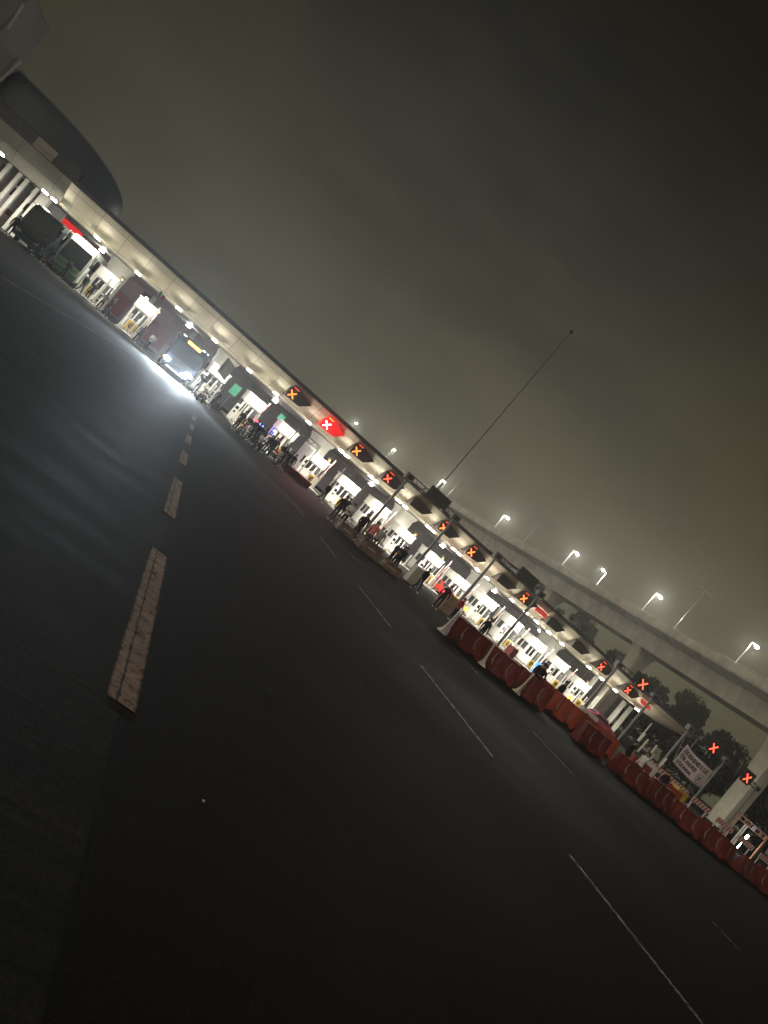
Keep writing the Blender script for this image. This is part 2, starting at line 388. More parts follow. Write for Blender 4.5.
for i, x in enumerate(COLS):
    m = MB()
    pts = []
    for sy in (-1, 1):                       # capsule in plan, long along the lanes, with a flute down its middle
        for k in range(9):
            a = math.pi*(k/8) + (math.pi if sy < 0 else 0)
            pts.append((x+.95*math.cos(a), 73.1+sy*1.0+.6*math.sin(a)))
    m.prism(pts, 'Z', .0, ZB-.04); cbuild(m, 'column', 'column_white', 'yes')
    m = MB()
    for k in range(3):
        f = 1+.07*(k+1); m.prism([(x+(px-x)*f, 73.1+(py-73.1)*f) for px, py in pts], 'Z', ZB-.5+k*.15, ZB-.35+k*.15-.002)
    cbuild(m, 'column_capital', 'column_white', 'yes')
for x in (60.1, 62.2, 65.6, 66.9):
    m = MB(); m.box((x, 71, 2.25), (.34, .5, 4.5), bevel=.04); cbuild(m, 'column', 'column_white')
m = MB(); m.cyl((69.9, 70, 0), (69.9, 70, 4.6), .09); cbuild(m, 'column', 'column_white')
for x in (-17.3, -16.35, -15.7, -14.75):
    m = MB(); m.box((x, 71, 2.3), (.3, .45, 4.6), bevel=.04); cbuild(m, 'column', 'column_white')
m = MB(); m.box((-13.95, 71.3, 2.3), (.85, 1.3, 4.6), bevel=.12); cbuild(m, 'column', 'column_white')

# floodlights along the lower edge of the canopy
def make_flood():
    r = empty('floodlight', (0, 0, 0), 0, '', 'floodlight', 'lit floodlights along the canopy edge')
    m = MB(); m.box((0, 0, .0), (.62, .34, .12), bevel=.03); m.box((0, .5, .1), (.07, 1.0, .07), rx=R(6)); m.build('housing', 'grey_steel', r)
    m = MB(); m.box((0, -.06, -.085), (.5, .26, .05), bevel=.01); m.box((0, -.19, -.02), (.44, .05, .09)); m.build('lens', 'lamp_lens', r)
    return r
FL = [-17.2, -13.4, -12.6, -8.6, -4.7, -.6, 3.2, 7.0, 10.0, 13.9, 17.9, 18.6, 21.7, 22.4, 25.4, 26.3, 29.5, 30.2, 33.1, 33.9, 36.6, 38.1, 42.0, 44.3, 46.0, 48.0, 50.2, 54.9, 57.2, 59.7, 63.8]
proto = None; bay = {}
for x in FL:
    k = sum(1 for c in COLS if c < x); bay[k] = bay.get(k, 0)+1
    if x == 63.8: lab = 'brightest floodlight at the right end of the canopy edge'
    elif k == 0: lab = f'{ORD[bay[k]-1]} floodlight from the left end, before the first thick column'
    else: lab = f'{ORD[bay[k]-1]} floodlight right of the {ORD[k-1]} thick column, on the canopy edge'
    if proto is None: proto = make_flood(); o = proto
    else: o = dup(proto, (0, 0, 0), 0, lab)
    o['label'] = lab; o.location = (x, YB-1.0, ZB-.02)
    lamp('floodlight_bulb', (0, -.12, -.22), 320 if x != 63.8 else 520, (1, .95, .84), 'SPOT', .14, o, (R(8), 0, 0), R(166), .6)
    lamp('floodlight_spill', (0, -.2, -.2), 85 if x != 63.8 else 160, (1, .95, .82), parent=o, rad=.14)
for x in (-9, 1, 12, 25.7, 37, 46, 54.5): 
    k = sum(1 for c in COLS if c < x)
    lab = 'inner ceiling floodlight deeper under the canopy, ' + ('left of the first thick column' if k == 0 else f'between the {ORD[k-1]} thick column and the next' if k < 6 else 'right of the sixth thick column')
    o = dup(proto, (x, 77.5, ZB-.2), 0, lab, 'inner floodlights')
    lamp('floodlight_bulb', (0, -.12, -.22), 240, (1, .94, .84), parent=o, rad=.14)

# ------------------------------------------------------------------ lane signals on the canopy face
def cross(mb, c, L_, w, d):
    cx, cy, cz = c
    mb.box((cx, cy, cz), (L_, d, w), ry=R(45)); mb.box((cx, cy-.004, cz), (L_, d, w), ry=R(-45))
def make_signal(kind):
    r = empty('lane_signal', (0, 0, 0), 0, '', 'lane signal', 'cross signals on the canopy face')
    m = MB(); m.prism([(-1.0, -.5), (-1.0, .42), (-.72, .62 if kind == 'off' else .86), (-.1, .62 if kind == 'off' else .86), (1.75, .38), (.85, -.45)], 'Y', 0, 1.35)  # wedge outline takes in the box and its cast shadow
    m.build('housing', 'panel_red' if kind == 'bright' else 'signal_brown', r)
    if kind != 'off':
        m = MB(); cross(m, (-.45, -.03, -.02), .9, .115, .04); m.build('cross', {'bright': 'led_white', 'orange': 'led_orange', 'red': 'led_red'}[kind], r)
        m = MB(); m.box((-.4, -.02, .68), (.6, .03, .11)); m.build('light_bar', 'led_orange' if kind == 'bright' else 'led_bar', r)
    return r
sig = {}
SIG = [(11.4, 'orange'), (15.5, 'bright'), (19.2, 'orange'), (23.2, 'red'), (27.0, 'off'), (30.8, 'orange'), (34.8, 'orange'), (39.5, 'off'), (42.8, 'orange'), (47.3, 'off'), (51.6, 'off'), (55.8, 'red'), (60.6, 'red')]
cnt = {}
for x, kd in SIG:
    k = sum(1 for c in COLS if c < x); cnt[k] = cnt.get(k, 0)+1
    word = {'bright': 'glowing red lane signal with a white cross', 'orange': 'dark lane signal with lit orange cross', 'red': 'dark lane signal with lit red cross', 'off': 'unlit dark lane signal box'}[kd]
    lab = f'{word}, {ORD[cnt[k]-1]} right of the {ORD[k-1]} thick column'
    if kd not in sig: sig[kd] = make_signal(kd); o = sig[kd]
    else: o = dup(sig[kd], (0, 0, 0), 0, lab)
    o['label'] = lab; o.location = (x, YF-.05, 5.42); o.scale = (.9, 1, .9)
    if kd == 'bright': lamp('signal_glow', (-.2, -.9, .1), 60, (1, .05, .05), parent=o, rad=.4); lamp('signal_beam', (-.2, -.5, .1), 1500, (1, .06, .05), 'SPOT', .4, o, (R(72), 0, R(188)), R(60), .9)
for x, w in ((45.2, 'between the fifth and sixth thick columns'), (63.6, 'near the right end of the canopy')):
    m = MB(); m.box((0, 0, 0), (1.7, .12, .6), rx=R(-35), bevel=.03)  # emissive slab stands in for red sign light falling on the canopy face
    o = m.build('red_glow_patch', 'red_glow_dim', can, loc=(x, 66.15-70, 5.55)); o['label'] = f'small red patch standing for sign glow {w}'

# ------------------------------------------------------------------ control building at the left end
bld = empty('control_building', (-20, 72, 0), 0, 'dark streamlined control building over the left end of the toll plaza', 'building')
def bb(mb, name, m_, sm_=False, par=None):
    o = mb.build(name, m_, par or bld, sm_)
    o.location = (20, -72, 0) if par is None else (0, 0, 0); return o
m = MB(); secs = []
for i in range(25):                            # rounded shell: height and depth shrink towards its right end
    t = i/24; x = -27+(17.6)*t
    e = (max(0, 1-max(0, (x+21)/11.7)**2.4))**.5 if x > -21 else 1
    top = 7.78+2.92*e; hw = .4+4.6*e
    sec = []
    for k in range(12):
        a = math.pi*k/11; ca = math.cos(a); sa = math.sin(a)
        sec.append((x, 73.5-hw*math.copysign(abs(ca)**.6, ca), (7.72 if x < -13 else 6.76)+(top-(7.72 if x < -13 else 6.76))*sa**.55))
    secs.append(sec)
m.loft(secs); bb(m, 'upper_shell', 'shell_blue', 'yes')
m = MB(); m.box((-19.4, 73.4, 7.2), (13.6, 9.2, 1.1)); bb(m, 'window_band', 'glass_dark')
m = MB(); m.box((-15.65, 68.72, 7.16), (1.75, .2, .9)); bb(m, 'lit_panel', 'fascia_grey')
m = MB(); m.loft([[(x, 68.2, 6.62), (x, 68.5, 5.6), (x, 69.4, 4.62), (x, 80, 4.62), (x, 80, 6.62)] for x in (-30, -24, -18, -12.5)]); bb(m, 'lower_fascia', 'fascia_grey', 'yes')
m = MB(); m.box((-25.6, 73, 8.75), (10, 10.4, 4.2), bevel=.25); bb(m, 'side_block', 'block_brown')
m = MB(); m.box((-20.52, 67.7, 8.75), (.14, .2, 4.1), ry=R(6)); bb(m, 'edge_trim', 'wall_grey')
m = MB(); m.box((-27.6, 72, 13.2), (10, 8, 4.4), bevel=.15); bb(m, 'roof_block', 'block_brown')
m = MB(); m.box((-22.45, 67.9, 13), (.14, .18, 2.2), ry=R(-8)); bb(m, 'edge_trim', 'wall_grey')
m = MB(); m.box((-17.5, 74, 2.3), (10, .3, 4.6)); bb(m, 'back_wall', 'wall_grey')
for x, z, w, h in ((-16.45, 4.1, .5, .8), (-16.45, 3.1, .5, .8), (-15.25, 4.0, .75, 1.0), (-15.25, 2.7, .75, .9), (-18.2, 3.6, .6, 1.6)):
    m = MB(); m.box((x, 73.82, z), (w, .06, h)); bb(m, 'window', 'glass_dark')
m = MB(); m.box((-15.9, 73.8, 1.5), (.5, .06, .5)); bb(m, 'window', 'wall_maroon')

# ------------------------------------------------------------------ booths, islands, posts
SITES = []
for i, c in enumerate(COLS):
    n = ORD[i]
    SITES.append((c, f'under the {n} thick column'))
    if i == 0: SITES.append((-2.6, 'just right of the first thick column')); continue
    if i == 5: SITES.append((57.4, 'just right of the sixth thick column')); continue
    d = COLS[i+1]-c
    SITES += [(c+d*.335, f'just right of the {n} thick column'), (c+d*.667, f'just left of the {ORD[i+1]} thick column')]
def make_booth():
    r = empty('toll_booth', (0, 0, 0), 0, '', 'toll booth', 'toll booths in a row')
    m = MB(); m.box((0, 1.4, 1.3), (1.7, 2.8, 2.3), bevel=.05); m.build('body', 'booth_white', r)
    m = MB(); m.box((0, 1.37, 2.52), (1.86, 3.0, .86), bevel=.05); m.box((0, 1.4, 3.0), (2.0, 3.2, .1), bevel=.02); m.build('roof', 'white_paint', r)
    for x in (-.48, .02):
        m = MB(); m.box((x, -.01, 1.55), (.36, .05, .85)); w = m.build('window', 'glass_dark', r)
        m = MB(); m.box((x, -.015, 1.09), (.42, .09, .05)); m.build('sill', 'grey_steel', w)
    m = MB(); m.box((.57, -.01, 1.12), (.42, .05, 1.75)); d = m.build('door', 'glass_grey', r)
    m = MB(); m.box((.42, -.05, 1.25), (.03, .05, .16)); m.build('handle', 'chrome', d)
    for y in (.65, 1.75):
        for s in (-1, 1):
            m = MB(); m.box((s*.86, y, 1.75), (.05, .8, .95)); m.build('window', 'glass_grey', r)
    m = MB(); m.box((0, 1.4, .1), (1.8, 2.9, .18)); m.build('base', 'grey_steel', r)
    return r
def make_post():
    r = empty('bollard', (0, 0, 0), 0, '', 'bollard', 'white posts in front of the booths')
    m = MB(); m.cyl((0, 0, 0), (0, 0, 1.75), .09); m.ball((0, 0, 1.75), .09); m.build('post', 'white_paint', r, 'yes')
    m = MB(); m.cyl((0, 0, 0), (0, 0, .06), .18); m.build('base_plate', 'grey_steel', r)
    return r
def make_hazard():
    r = empty('hazard_panel', (0, 0, 0), 0, '', 'hazard panel', 'yellow panels on the island noses')
    m = MB(); m.box((0, 0, .62), (.8, .06, .8), bevel=.02); m.build('panel', 'yellow', r)
    m = MB(); m.torus((0, -.04, .64), .2, .035, 'Y'); m.box((0, -.045, .64), (.1, .03, .34), ry=R(30)); m.build('emblem', 'black', r)
    m = MB(); m.box((-.25, .08, .3), (.06, .06, .6)); m.box((.25, .08, .3), (.06, .06, .6)); m.build('stand', 'grey_steel', r)
    return r
def make_barrier_arm():
    r = empty('barrier_gate', (0, 0, 0), 0, '', 'barrier gate', 'raised lane barriers')
    m = MB(); m.box((0, 0, .55), (.34, .34, 1.1), bevel=.03); m.build('cabinet', 'white_paint', r)
    m = MB(); m.box((.06, -.2, 2.1), (.07, .05, 2.6), ry=R(4))
    for k in range(4): m.box((.0+.055*k, -.2, 1.1+.62*k), (.078, .058, .28), ry=R(4), mi=1)
    m.build('arm', ['reflector_white', 'cloth_red'], r)
    return r
def make_hoop():
    r = empty('guard_hoop', (0, 0, 0), 0, '', 'guard hoop', 'white pipe hoops on the islands'); m = MB()
    for q in (-1, 1): m.cyl((q*.3, 0, 0), (q*.3, 0, 1.05), .04, n=8)
    m.cyl((-.34, 0, 1.05), (.34, 0, 1.05), .04, n=8); m.cyl((-.3, 0, .55), (.3, 0, .55), .03, n=8); m.build('pipe', 'white_paint', r, 'yes')
    m = MB(); m.box((-.3, 0, .02), (.16, .16, .04)); m.box((.3, 0, .02), (.16, .16, .04)); m.build('base_plate', 'grey_steel', r); return r
def make_terminal():
    r = empty('payment_terminal', (0, 0, 0), 0, '', 'payment terminal', 'white payment pillars beside the lanes')
    m = MB(); m.box((0, 0, .85), (.42, .4, 1.7), bevel=.04); m.build('body', 'white_paint', r)
    m = MB(); m.box((0, -.21, 1.35), (.3, .03, .3)); m.build('screen', 'glass_dark', r); m = MB(); m.box((0, -.21, .9), (.2, .03, .2)); m.build('keypad', 'dark_steel', r); return r
def make_lane_light():
    r = empty('lane_light', (0, 0, 0), 0, '', 'lane light', 'small lane lights on poles'); m = MB(); m.cyl((0, 0, 0), (0, 0, 2.9), .045, n=8); m.build('pole', 'white_paint', r, 'yes')
    m = MB(); m.box((0, 0, 3.05), (.34, .2, .5), bevel=.03); m.build('housing', 'dark_steel', r); m = MB(); m.cyl((0, -.11, 3.05), (0, -.14, 3.05), .1); m.build('lens', 'amber_dim', r); return r
B0 = P0 = H0 = G0 = T0 = O0 = L0 = None
for i, (x, ph) in enumerate(SITES):
    g = gz(x, 66)
    m = MB(); nose = [(x-.85, 78), (x-.85, 64.6)]+[(x+.85*math.cos(a), 64.6+.85*math.sin(a)*-1) for a in [math.pi*(1-k/8) for k in range(1, 8)]]+[(x+.85, 64.6), (x+.85, 78)]
    m.prism(nose, 'Z', g-.45, g+.16); tag(m.build('traffic_island', 'kerb_concrete'), f'pale kerbed traffic island of the booth {ph}', kind='structure')
    loc = (x, 68.75, g+.16)
    if B0 is None: B0 = make_booth(); o = B0
    else: o = dup(B0, loc, 0, '')
    o.location = loc; o['label'] = f'white toll booth with dark windows {ph}'; o.scale = (random.uniform(.92, 1.06), 1, random.uniform(.92, 1.05))
    for s, dy, w in ((-.72, .4, 'first'), (-.35, -.2, 'second'), (.3, .1, 'third'), (.66, -.3, 'fourth')):
        loc = (x+s+random.uniform(-.08, .08), 66.7+dy, g+.16)
        if P0 is None: P0 = make_post(); o = P0
        else: o = dup(P0, loc, 0, '')
        o.location = loc; o['label'] = f'{w} white post from left before the booth {ph}'
        o.scale = (random.uniform(.6, 1),)*2+(random.uniform(.55, 1.55),)
    if i not in (2,):
        loc = (x+random.uniform(-.2, .2), 67.4, g+.16)
        if H0 is None: H0 = make_hazard(); o = H0
        else: o = dup(H0, loc, 0, '')
        o.location = loc; o['label'] = f'square yellow hazard panel before the booth {ph}'
    for s, yy, w in ((-.42, 67.9, 'left'), (.5, 68.0, 'right')):
        if (i*2+(s > 0)) % 3 == 0: continue
        loc = (x+s, yy, g+.16); lab = f'{w} white pipe hoop before the booth {ph}'
        if O0 is None: O0 = make_hoop(); o = O0
        else: o = dup(O0, loc, 0, lab)
        o.location = loc; o['label'] = lab
    if i % 3 != 1:
        loc = (x-1.0, 68.4, g+.16); lab = f'white payment pillar left of the booth {ph}'
        if T0 is None: T0 = make_terminal(); o = T0
        else: o = dup(T0, loc, 0, lab)
        o.location = loc; o['label'] = lab; o.scale = (1, 1, random.uniform(.8, 1.25))
    if i % 4 != 2:
        loc = (x+.95, 69.6, g+.16); lab = f'amber lane light pole right of the booth {ph}'
        if L0 is None: L0 = make_lane_light(); o = L0
        else: o = dup(L0, loc, 0, lab)
        o.location = loc; o['label'] = lab
    if i % 2 == 1 or i > 9:
        loc = (x+.72, 67.5, g+.16)
        if G0 is None: G0 = make_barrier_arm(); o = G0
        else: o = dup(G0, loc, 0, '')
        o.location = loc; o['label'] = f'raised white barrier arm beside the booth {ph}'
# pale kerb along the lanes on the left
m = MB(); strip(m, [(-16, 64.2), (-8, 64.2), (-1, 64), (4.3, 63.9)], .5, .012)
tag(m.build('kerb_strip', 'kerb_concrete'), 'pale kerb line before the left lanes', kind='structure')
for x, ph in ((20.2, 'left of the booth just right of the third thick column'), (14.6, 'left of the third thick column'), (2.6, 'left of the second thick column')):
    m = MB(); w, h = 2.5, 3.6
    for s in (-1, 1): m.box((s*w/2, 0, h/2), (.09, .09, h)); m.box((s*w/2, 0, .03), (.3, .3, .06))
    m.box((0, .003, h-.06), (w-.1, .08, .09)); m.box((0, .003, h-.45), (w-.1, .07, .07))
    for k in range(5): m.box((-1+.5*k, 0, h-.26), (.05, .04, .32), ry=R(35 if k % 2 else -35))
    tag(m.build('portal_frame', 'grey_steel', loc=(x, 65.5, gz(x, 65.5))), f'thin grey steel portal frame {ph}', 'frame', 'portal frames over lanes')

# ------------------------------------------------------------------ background on the left: low dusky wall and signs
rb = empty('roadside_building', (-7, 90, 0), 0, 'dusky pink low building behind the left lanes', 'building')
def rbb(mb, name, m_, par=None):
    o = mb.build(name, m_, par or rb); o.location = (7, -90, 0) if par is None else (0, 0, 0); return o
m = MB(); m.box((-7.5, 90.3, 2.9), (25, .5, 5.8)); rbb(m, 'wall', 'wall_pink')
for x in (-14.5, -9.6, -6.2, -.8):
    m = MB(); m.box((x, 89.97, 1.6), (2.6, .14, 2.4)); rbb(m, 'shutter', 'wall_maroon')
for x in (-12, -7.9, -3.4, 2.2):
    m = MB(); m.box((x, 89.9, 2.6), (.5, .3, 5.2)); rbb(m, 'pilaster', 'wall_grey')
m = MB(); m.box((-7.5, 90.2, 5.95), (25.4, .9, .25)); rbb(m, 'roof', 'dark_steel')
for x in (-4.2, -10.8):
    m = MB(); m.box((x, 89.98, 4.2), (.9, .1, .7)); w = rbb(m, 'window', 'glass_dark')
    m = MB(); m.box((x+.2, 89.9, 4.05), (.35, .08, .25)); rbb(m, 'pane', 'marker_lens', w)
m = MB(); m.box((0, 0, 4.1), (2.3, .12, .7), bevel=.02); m.box((0, .12, 2.1), (.12, .1, 4.2))
tag(m.build('red_sign', 'panel_red', loc=(-13.1, 84, gz(-13, 84))), 'red lit sign board above the white coach', 'sign')
for (x, z, w, h), ph in zip(((8.55, 2.6, .9, 1.2), (11.9, 3.3, .75, .75), (14.08, 3.55, .7, .75)), ('largest green lit board behind the lanes, left of the others', 'small green lit board between the two others behind the lanes', 'small green lit board nearest the third thick column')):
    m = MB(); m.box((0, 0, z), (w, .12, h), bevel=.05); o = tag(m.build('road_sign', 'green_lamp', loc=(x, 80, 0)), ph, 'sign', 'green boards behind the lanes')
    m = MB(); m.cyl((0, .12, 0), (0, .12, z), .05); m.build('post', 'grey_steel', o)

m = MB(); m.box((0, 0, 3.1), (92, .4, 6.2)); [m.box((-44+4*k, -.25, 3.1), (.35, .3, 6.2)) for k in range(23)]; m.box((0, 0, 6.28), (92.4, .6, .15))
tag(m.build('boundary_wall', 'wall_dark', loc=(53, 108, 0)), 'long dark boundary wall far behind the toll booths', 'wall')

# ------------------------------------------------------------------ vehicles
def wheel(parent, x, y, r, w=.26):
    m = MB(); m.torus((0, 0, 0), r-.1, .1, 'X', 20, 8); m.cyl((-w/2, 0, 0), (w/2, 0, 0), r-.06, n=20); t = m.build('wheel', 'rubber', parent, 'yes', (x, y, r))
    m = MB(); s = 1 if x > 0 else -1; m.cyl((s*(w/2), 0, 0), (s*(w/2+.02), 0, 0), r*.55, n=14); m.build('rim', 'chrome', t)
def coach(loc, label, body, lower, W=2.5, H=3.3, Lh=11, lit=False, sign=None, mirror='black'):
    r = empty('coach', loc, 0, label, 'bus')
    prof = [(.12, .38), (0, .9), (.02, 1.3), (.22, H-.55), (.5, H-.12), (.9, H), (Lh-.3, H), (Lh, H-.4), (Lh, .38)]
    m = MB(); m.prism(prof, 'X', -W/2, W/2); bmesh.ops.bevel(m.bm, geom=[e for e in m.bm.edges if abs(e.verts[0].co.x-e.verts[1].co.x) < 1e-4], offset=.12, segments=2, affect='EDGES')
    m.build('body', body, r, 'yes')
    m = MB(); m.loft([[(-W/2+.18, .0, 1.38), (W/2-.18, .0, 1.38), (W/2-.18, .03, 1.38), (-W/2+.18, .03, 1.38)], [(-W/2+.22, .17, H-.62), (W/2-.22, .17, H-.62), (W/2-.22, .2, H-.62), (-W/2+.22, .2, H-.62)]])
    ws = m.build('windshield', 'glass_dark', r)
    m = MB(); m.box((-.35, -.02, 1.5), (.9, .02, .03), ry=R(12)); m.box((.5, -.02, 1.5), (.9, .02, .03), ry=R(12)); m.build('wiper', 'black', ws)
    m = MB(); m.box((0, .02, .62), (W-.12, .2, .42), bevel=.06); m.build('bumper', lower, r)
    m = MB(); m.box((0, -.015, 1.08), (W-.9, .06, .3), bevel=.02); m.build('grille', 'black' if lit else lower, r)
    for s in (-1, 1):
        m = MB(); m.box((s*(W/2-.36), -.09, .86), (.42, .08, .2), bevel=.03); h = m.build('headlight', 'headlight_lens' if lit else 'chrome', r)
        m = MB(); m.box((s*(W/2-.08), -.05, .88), (.12, .1, .18)); m.build('turn_signal', 'amber_lens' if lit else 'reflector_white', h)
        m = MB(); m.cyl((s*(W/2-.1), .35, H-.25), (s*(W/2+.16), -.25, H-.2), .03); m.cyl((s*(W/2+.16), -.25, H-.2), (s*(W/2+.18), -.35, H-.5), .03)
        m.box((s*(W/2+.18), -.36, H-.85), (.2, .12, .62), bevel=.04); m.build('mirror', mirror, r)
        for k in range(4):
            m = MB(); m.box((s*(W/2+.005), 1.6+k*2.3, H-1.05), (.03, 2.0, .95)); m.build('side_window', 'glass_dark', r)
        wheel(r, s*(W/2-.16), 2.2, .5); wheel(r, s*(W/2-.16), Lh-2.8, .5)
    if sign:
        m = MB(); m.box((0, .3, H-.3), (1.15, .05, .2)); m.build('destination_sign', sign, r)
        for s in (-1, -.84, .6, .72, 1):
            m = MB(); m.box((s*(W/2-.22), .44, H-.1), (.09, .06, .06)); m.build('marker_light', 'marker_lens', r)
    return r
coach((-11.55, 63.4, gz(-11.5, 63)), 'dark green coach stopped before the lanes with unlit front and hook mirrors', 'coach_dark', 'coach_dark', W=2.4, H=3.35)
wc = coach((-8.95, 66.6, gz(-9, 66)), 'white and green coach stopped beside the dark coach', 'coach_white', 'coach_green', W=2.4, H=3.6, mirror='coach_white')
m = MB(); m.box((0, -.05, 1.15), (1.9, .04, .36), bevel=.01); m.build('green_band', 'coach_green', wc)
bus = coach((2.1, 60.5, gz(2.1, 60.5)), 'dark coach with blazing white headlights and amber destination sign', 'coach_navy', 'coach_navy', W=2.7, H=3.2, lit=True, sign='amber_lens')
for s, pw in ((-1, 3000), (1, 8000)):
    lamp('headlight_beam', (s*1.0, -.28, .86), pw, (.88, .95, 1), 'SPOT', .12, bus, (R(84), 0, R(180)), R(95), .9); lamp('high_beam', (s*1.0, -.3, .9), pw*1.7, (.72, .86, 1), 'SPOT', .1, bus, (R(92), 0, R(168)), R(50), 1)
m = MB(); m.box((.72, -.16, .62), (.5, .06, .12), bevel=.02); m.build('fog_light', 'headlight_lens', bus)
m = MB(); m.box((0, -.12, .44), (1.5, .05, .06)); m.build('bumper_light', 'marker_lens', bus)

def car(loc, rz, label, paint, kind='car', Lh=4.2, tail=False):
    r = empty(kind.replace(' ', '_'), loc, rz, label, kind)
    W = 1.72; h = 1.45
    pts = [(0, .35), (0, .72), (.12, .85), (1.05, .95), (1.75, h), (3.1, h), (3.75, 1.0), (Lh, .95), (Lh, .35)]
    m = MB(); m.prism(pts, 'X', -W/2, W/2); bmesh.ops.bevel(m.bm, geom=[e for e in m.bm.edges if abs(e.verts[0].co.x-e.verts[1].co.x) < 1e-4], offset=.08, segments=2, affect='EDGES')
    m.build('body', paint, r, 'yes')
    m = MB(); m.quad([(-.7, 1.12, .98), (.7, 1.12, .98), (.62, 1.68, h-.05), (-.62, 1.68, h-.05)]); bmesh.ops.translate(m.bm, vec=(0, -.03, .02), verts=m.bm.verts); m.build('windshield', 'glass_dark', r)
    m = MB(); m.quad([(-.62, 3.16, h-.05), (.62, 3.16, h-.05), (.7, 3.7, 1.04), (-.7, 3.7, 1.04)]); bmesh.ops.translate(m.bm, vec=(0, .03, .02), verts=m.bm.verts); m.build('rear_window', 'glass_dark', r)
    for s in (-1, 1):
        m = MB(); m.prism([(1.3, 1.0), (1.8, h-.1), (3.0, h-.1), (3.4, 1.0)], 'X', s*(W/2+.004)-.01, s*(W/2+.004)+.01); m.build('side_window', 'glass_dark', r)
        m = MB(); m.box((s*.62, -.01, .7), (.36, .06, .16), bevel=.02); m.build('headlight', 'chrome', r)
        m = MB(); m.box((s*.68, Lh+.01, .75), (.24, .06, .22), bevel=.02); m.build('taillight', 'beacon_red' if tail else 'cloth_red', r)
        wheel(r, s*(W/2-.08), .85, .32, .2); wheel(r, s*(W/2-.08), 3.4, .32, .2)
    m = MB(); m.box((0, Lh+.02, .5), (W-.1, .1, .2), bevel=.03); m.build('bumper', 'black', r)
    m = MB(); m.box((0, -.02, .48), (W-.1, .1, .2), bevel=.03); m.build('bumper', 'black', r)
    return r
pc = car((11.4, 70, 0), 0, 'dark police car with lit red and blue roof lights', 'car_police', 'police car')
m = MB(); m.box((0, 2.3, 1.5), (1.3, .28, .1)); bar = m.build('light_bar', 'black', pc)
m = MB(); m.box((-.4, 2.3, 1.62), (.5, .26, .16), bevel=.03); m.build('red_lens', 'beacon_red', bar)
m = MB(); m.box((.4, 2.3, 1.62), (.5, .26, .16), bevel=.03); m.build('blue_lens', 'beacon_blue', bar)
lamp('police_red', (-.5, 2.1, 2.0), 60, (1, .05, .1), parent=pc, rad=.15); lamp('police_blue', (.5, 2.1, 2.0), 60, (.15, .25, 1), parent=pc, rad=.15)
rc = car((35.1, 69.5, 0), math.pi, 'red car seen from behind with glowing tail lights in a lane', 'car_red', 'car', tail=True); rc.location.y = 69.5
lamp('tail_glow', (0, 5.0, .8), 50, (1, .06, .05), parent=rc, rad=.3)
car((63.0, 66.5, 0), R(75), 'pink red car parked under the right end of the canopy', 'car_pink')

def motorcycle(loc, rz, label):
    r = empty('motorcycle', loc, rz, label, 'motorcycle', 'motorcycles among the crowd')
    for y in (-.68, .68):
        m = MB(); m.torus((0, 0, 0), .27, .06, 'X', 18, 6); w = m.build('wheel', 'rubber', r, 'yes', (0, y, .33))
        m = MB(); m.cyl((-.04, 0, 0), (.04, 0, 0), .07); [m.cyl((0, 0, 0), (0, .25*math.cos(a), .25*math.sin(a)), .012, n=5) for a in (0, 1.26, 2.5, 3.8, 5)]; m.build('rim', 'chrome', w)
    m = MB(); m.box((0, -.05, .5), (.26, .6, .34), bevel=.08); m.cyl((0, -.05, .6), (0, .68, .33), .03); m.cyl((0, -.35, .5), (0, -.45, .95), .04); m.build('frame', 'black', r)
    m = MB(); m.box((0, -.22, .86), (.28, .5, .22), bevel=.09); m.build('tank', 'cloth_red', r, 'yes')
    m = MB(); m.box((0, .35, .86), (.26, .75, .12), bevel=.05); m.build('seat', 'rubber', r)
    m = MB(); m.cyl((-.05, -.68, .33), (-.05, -.42, 1.0), .03); m.cyl((.05, -.68, .33), (.05, -.42, 1.0), .03); m.cyl((-.34, -.36, 1.08), (.34, -.36, 1.08), .02); m.build('handlebar', 'chrome', r)
    m = MB(); m.box((0, -.6, .95), (.34, .2, .34), bevel=.08); m.build('fairing', 'reflector_white', r)
    m = MB(); m.box((0, -.72, .62), (.14, .46, .05), rx=R(-14), bevel=.02); m.build('mudguard', 'reflector_white', r)
    return r
mo = motorcycle((4.5, 55.2, 0), R(-20), 'motorcycle with white fairing beside the headlit coach')
for x, y, a, l in ((8.3, 55.6, 15, 'leftmost motorcycle with white fairing in the dark crowd'), (9.7, 54.8, -25, 'motorcycle with white fairing in the middle of the dark crowd'), (11.2, 56, 30, 'rightmost motorcycle with white fairing in the dark crowd')):
    dup(mo, (x, y, gz(x, y)), R(a), l)

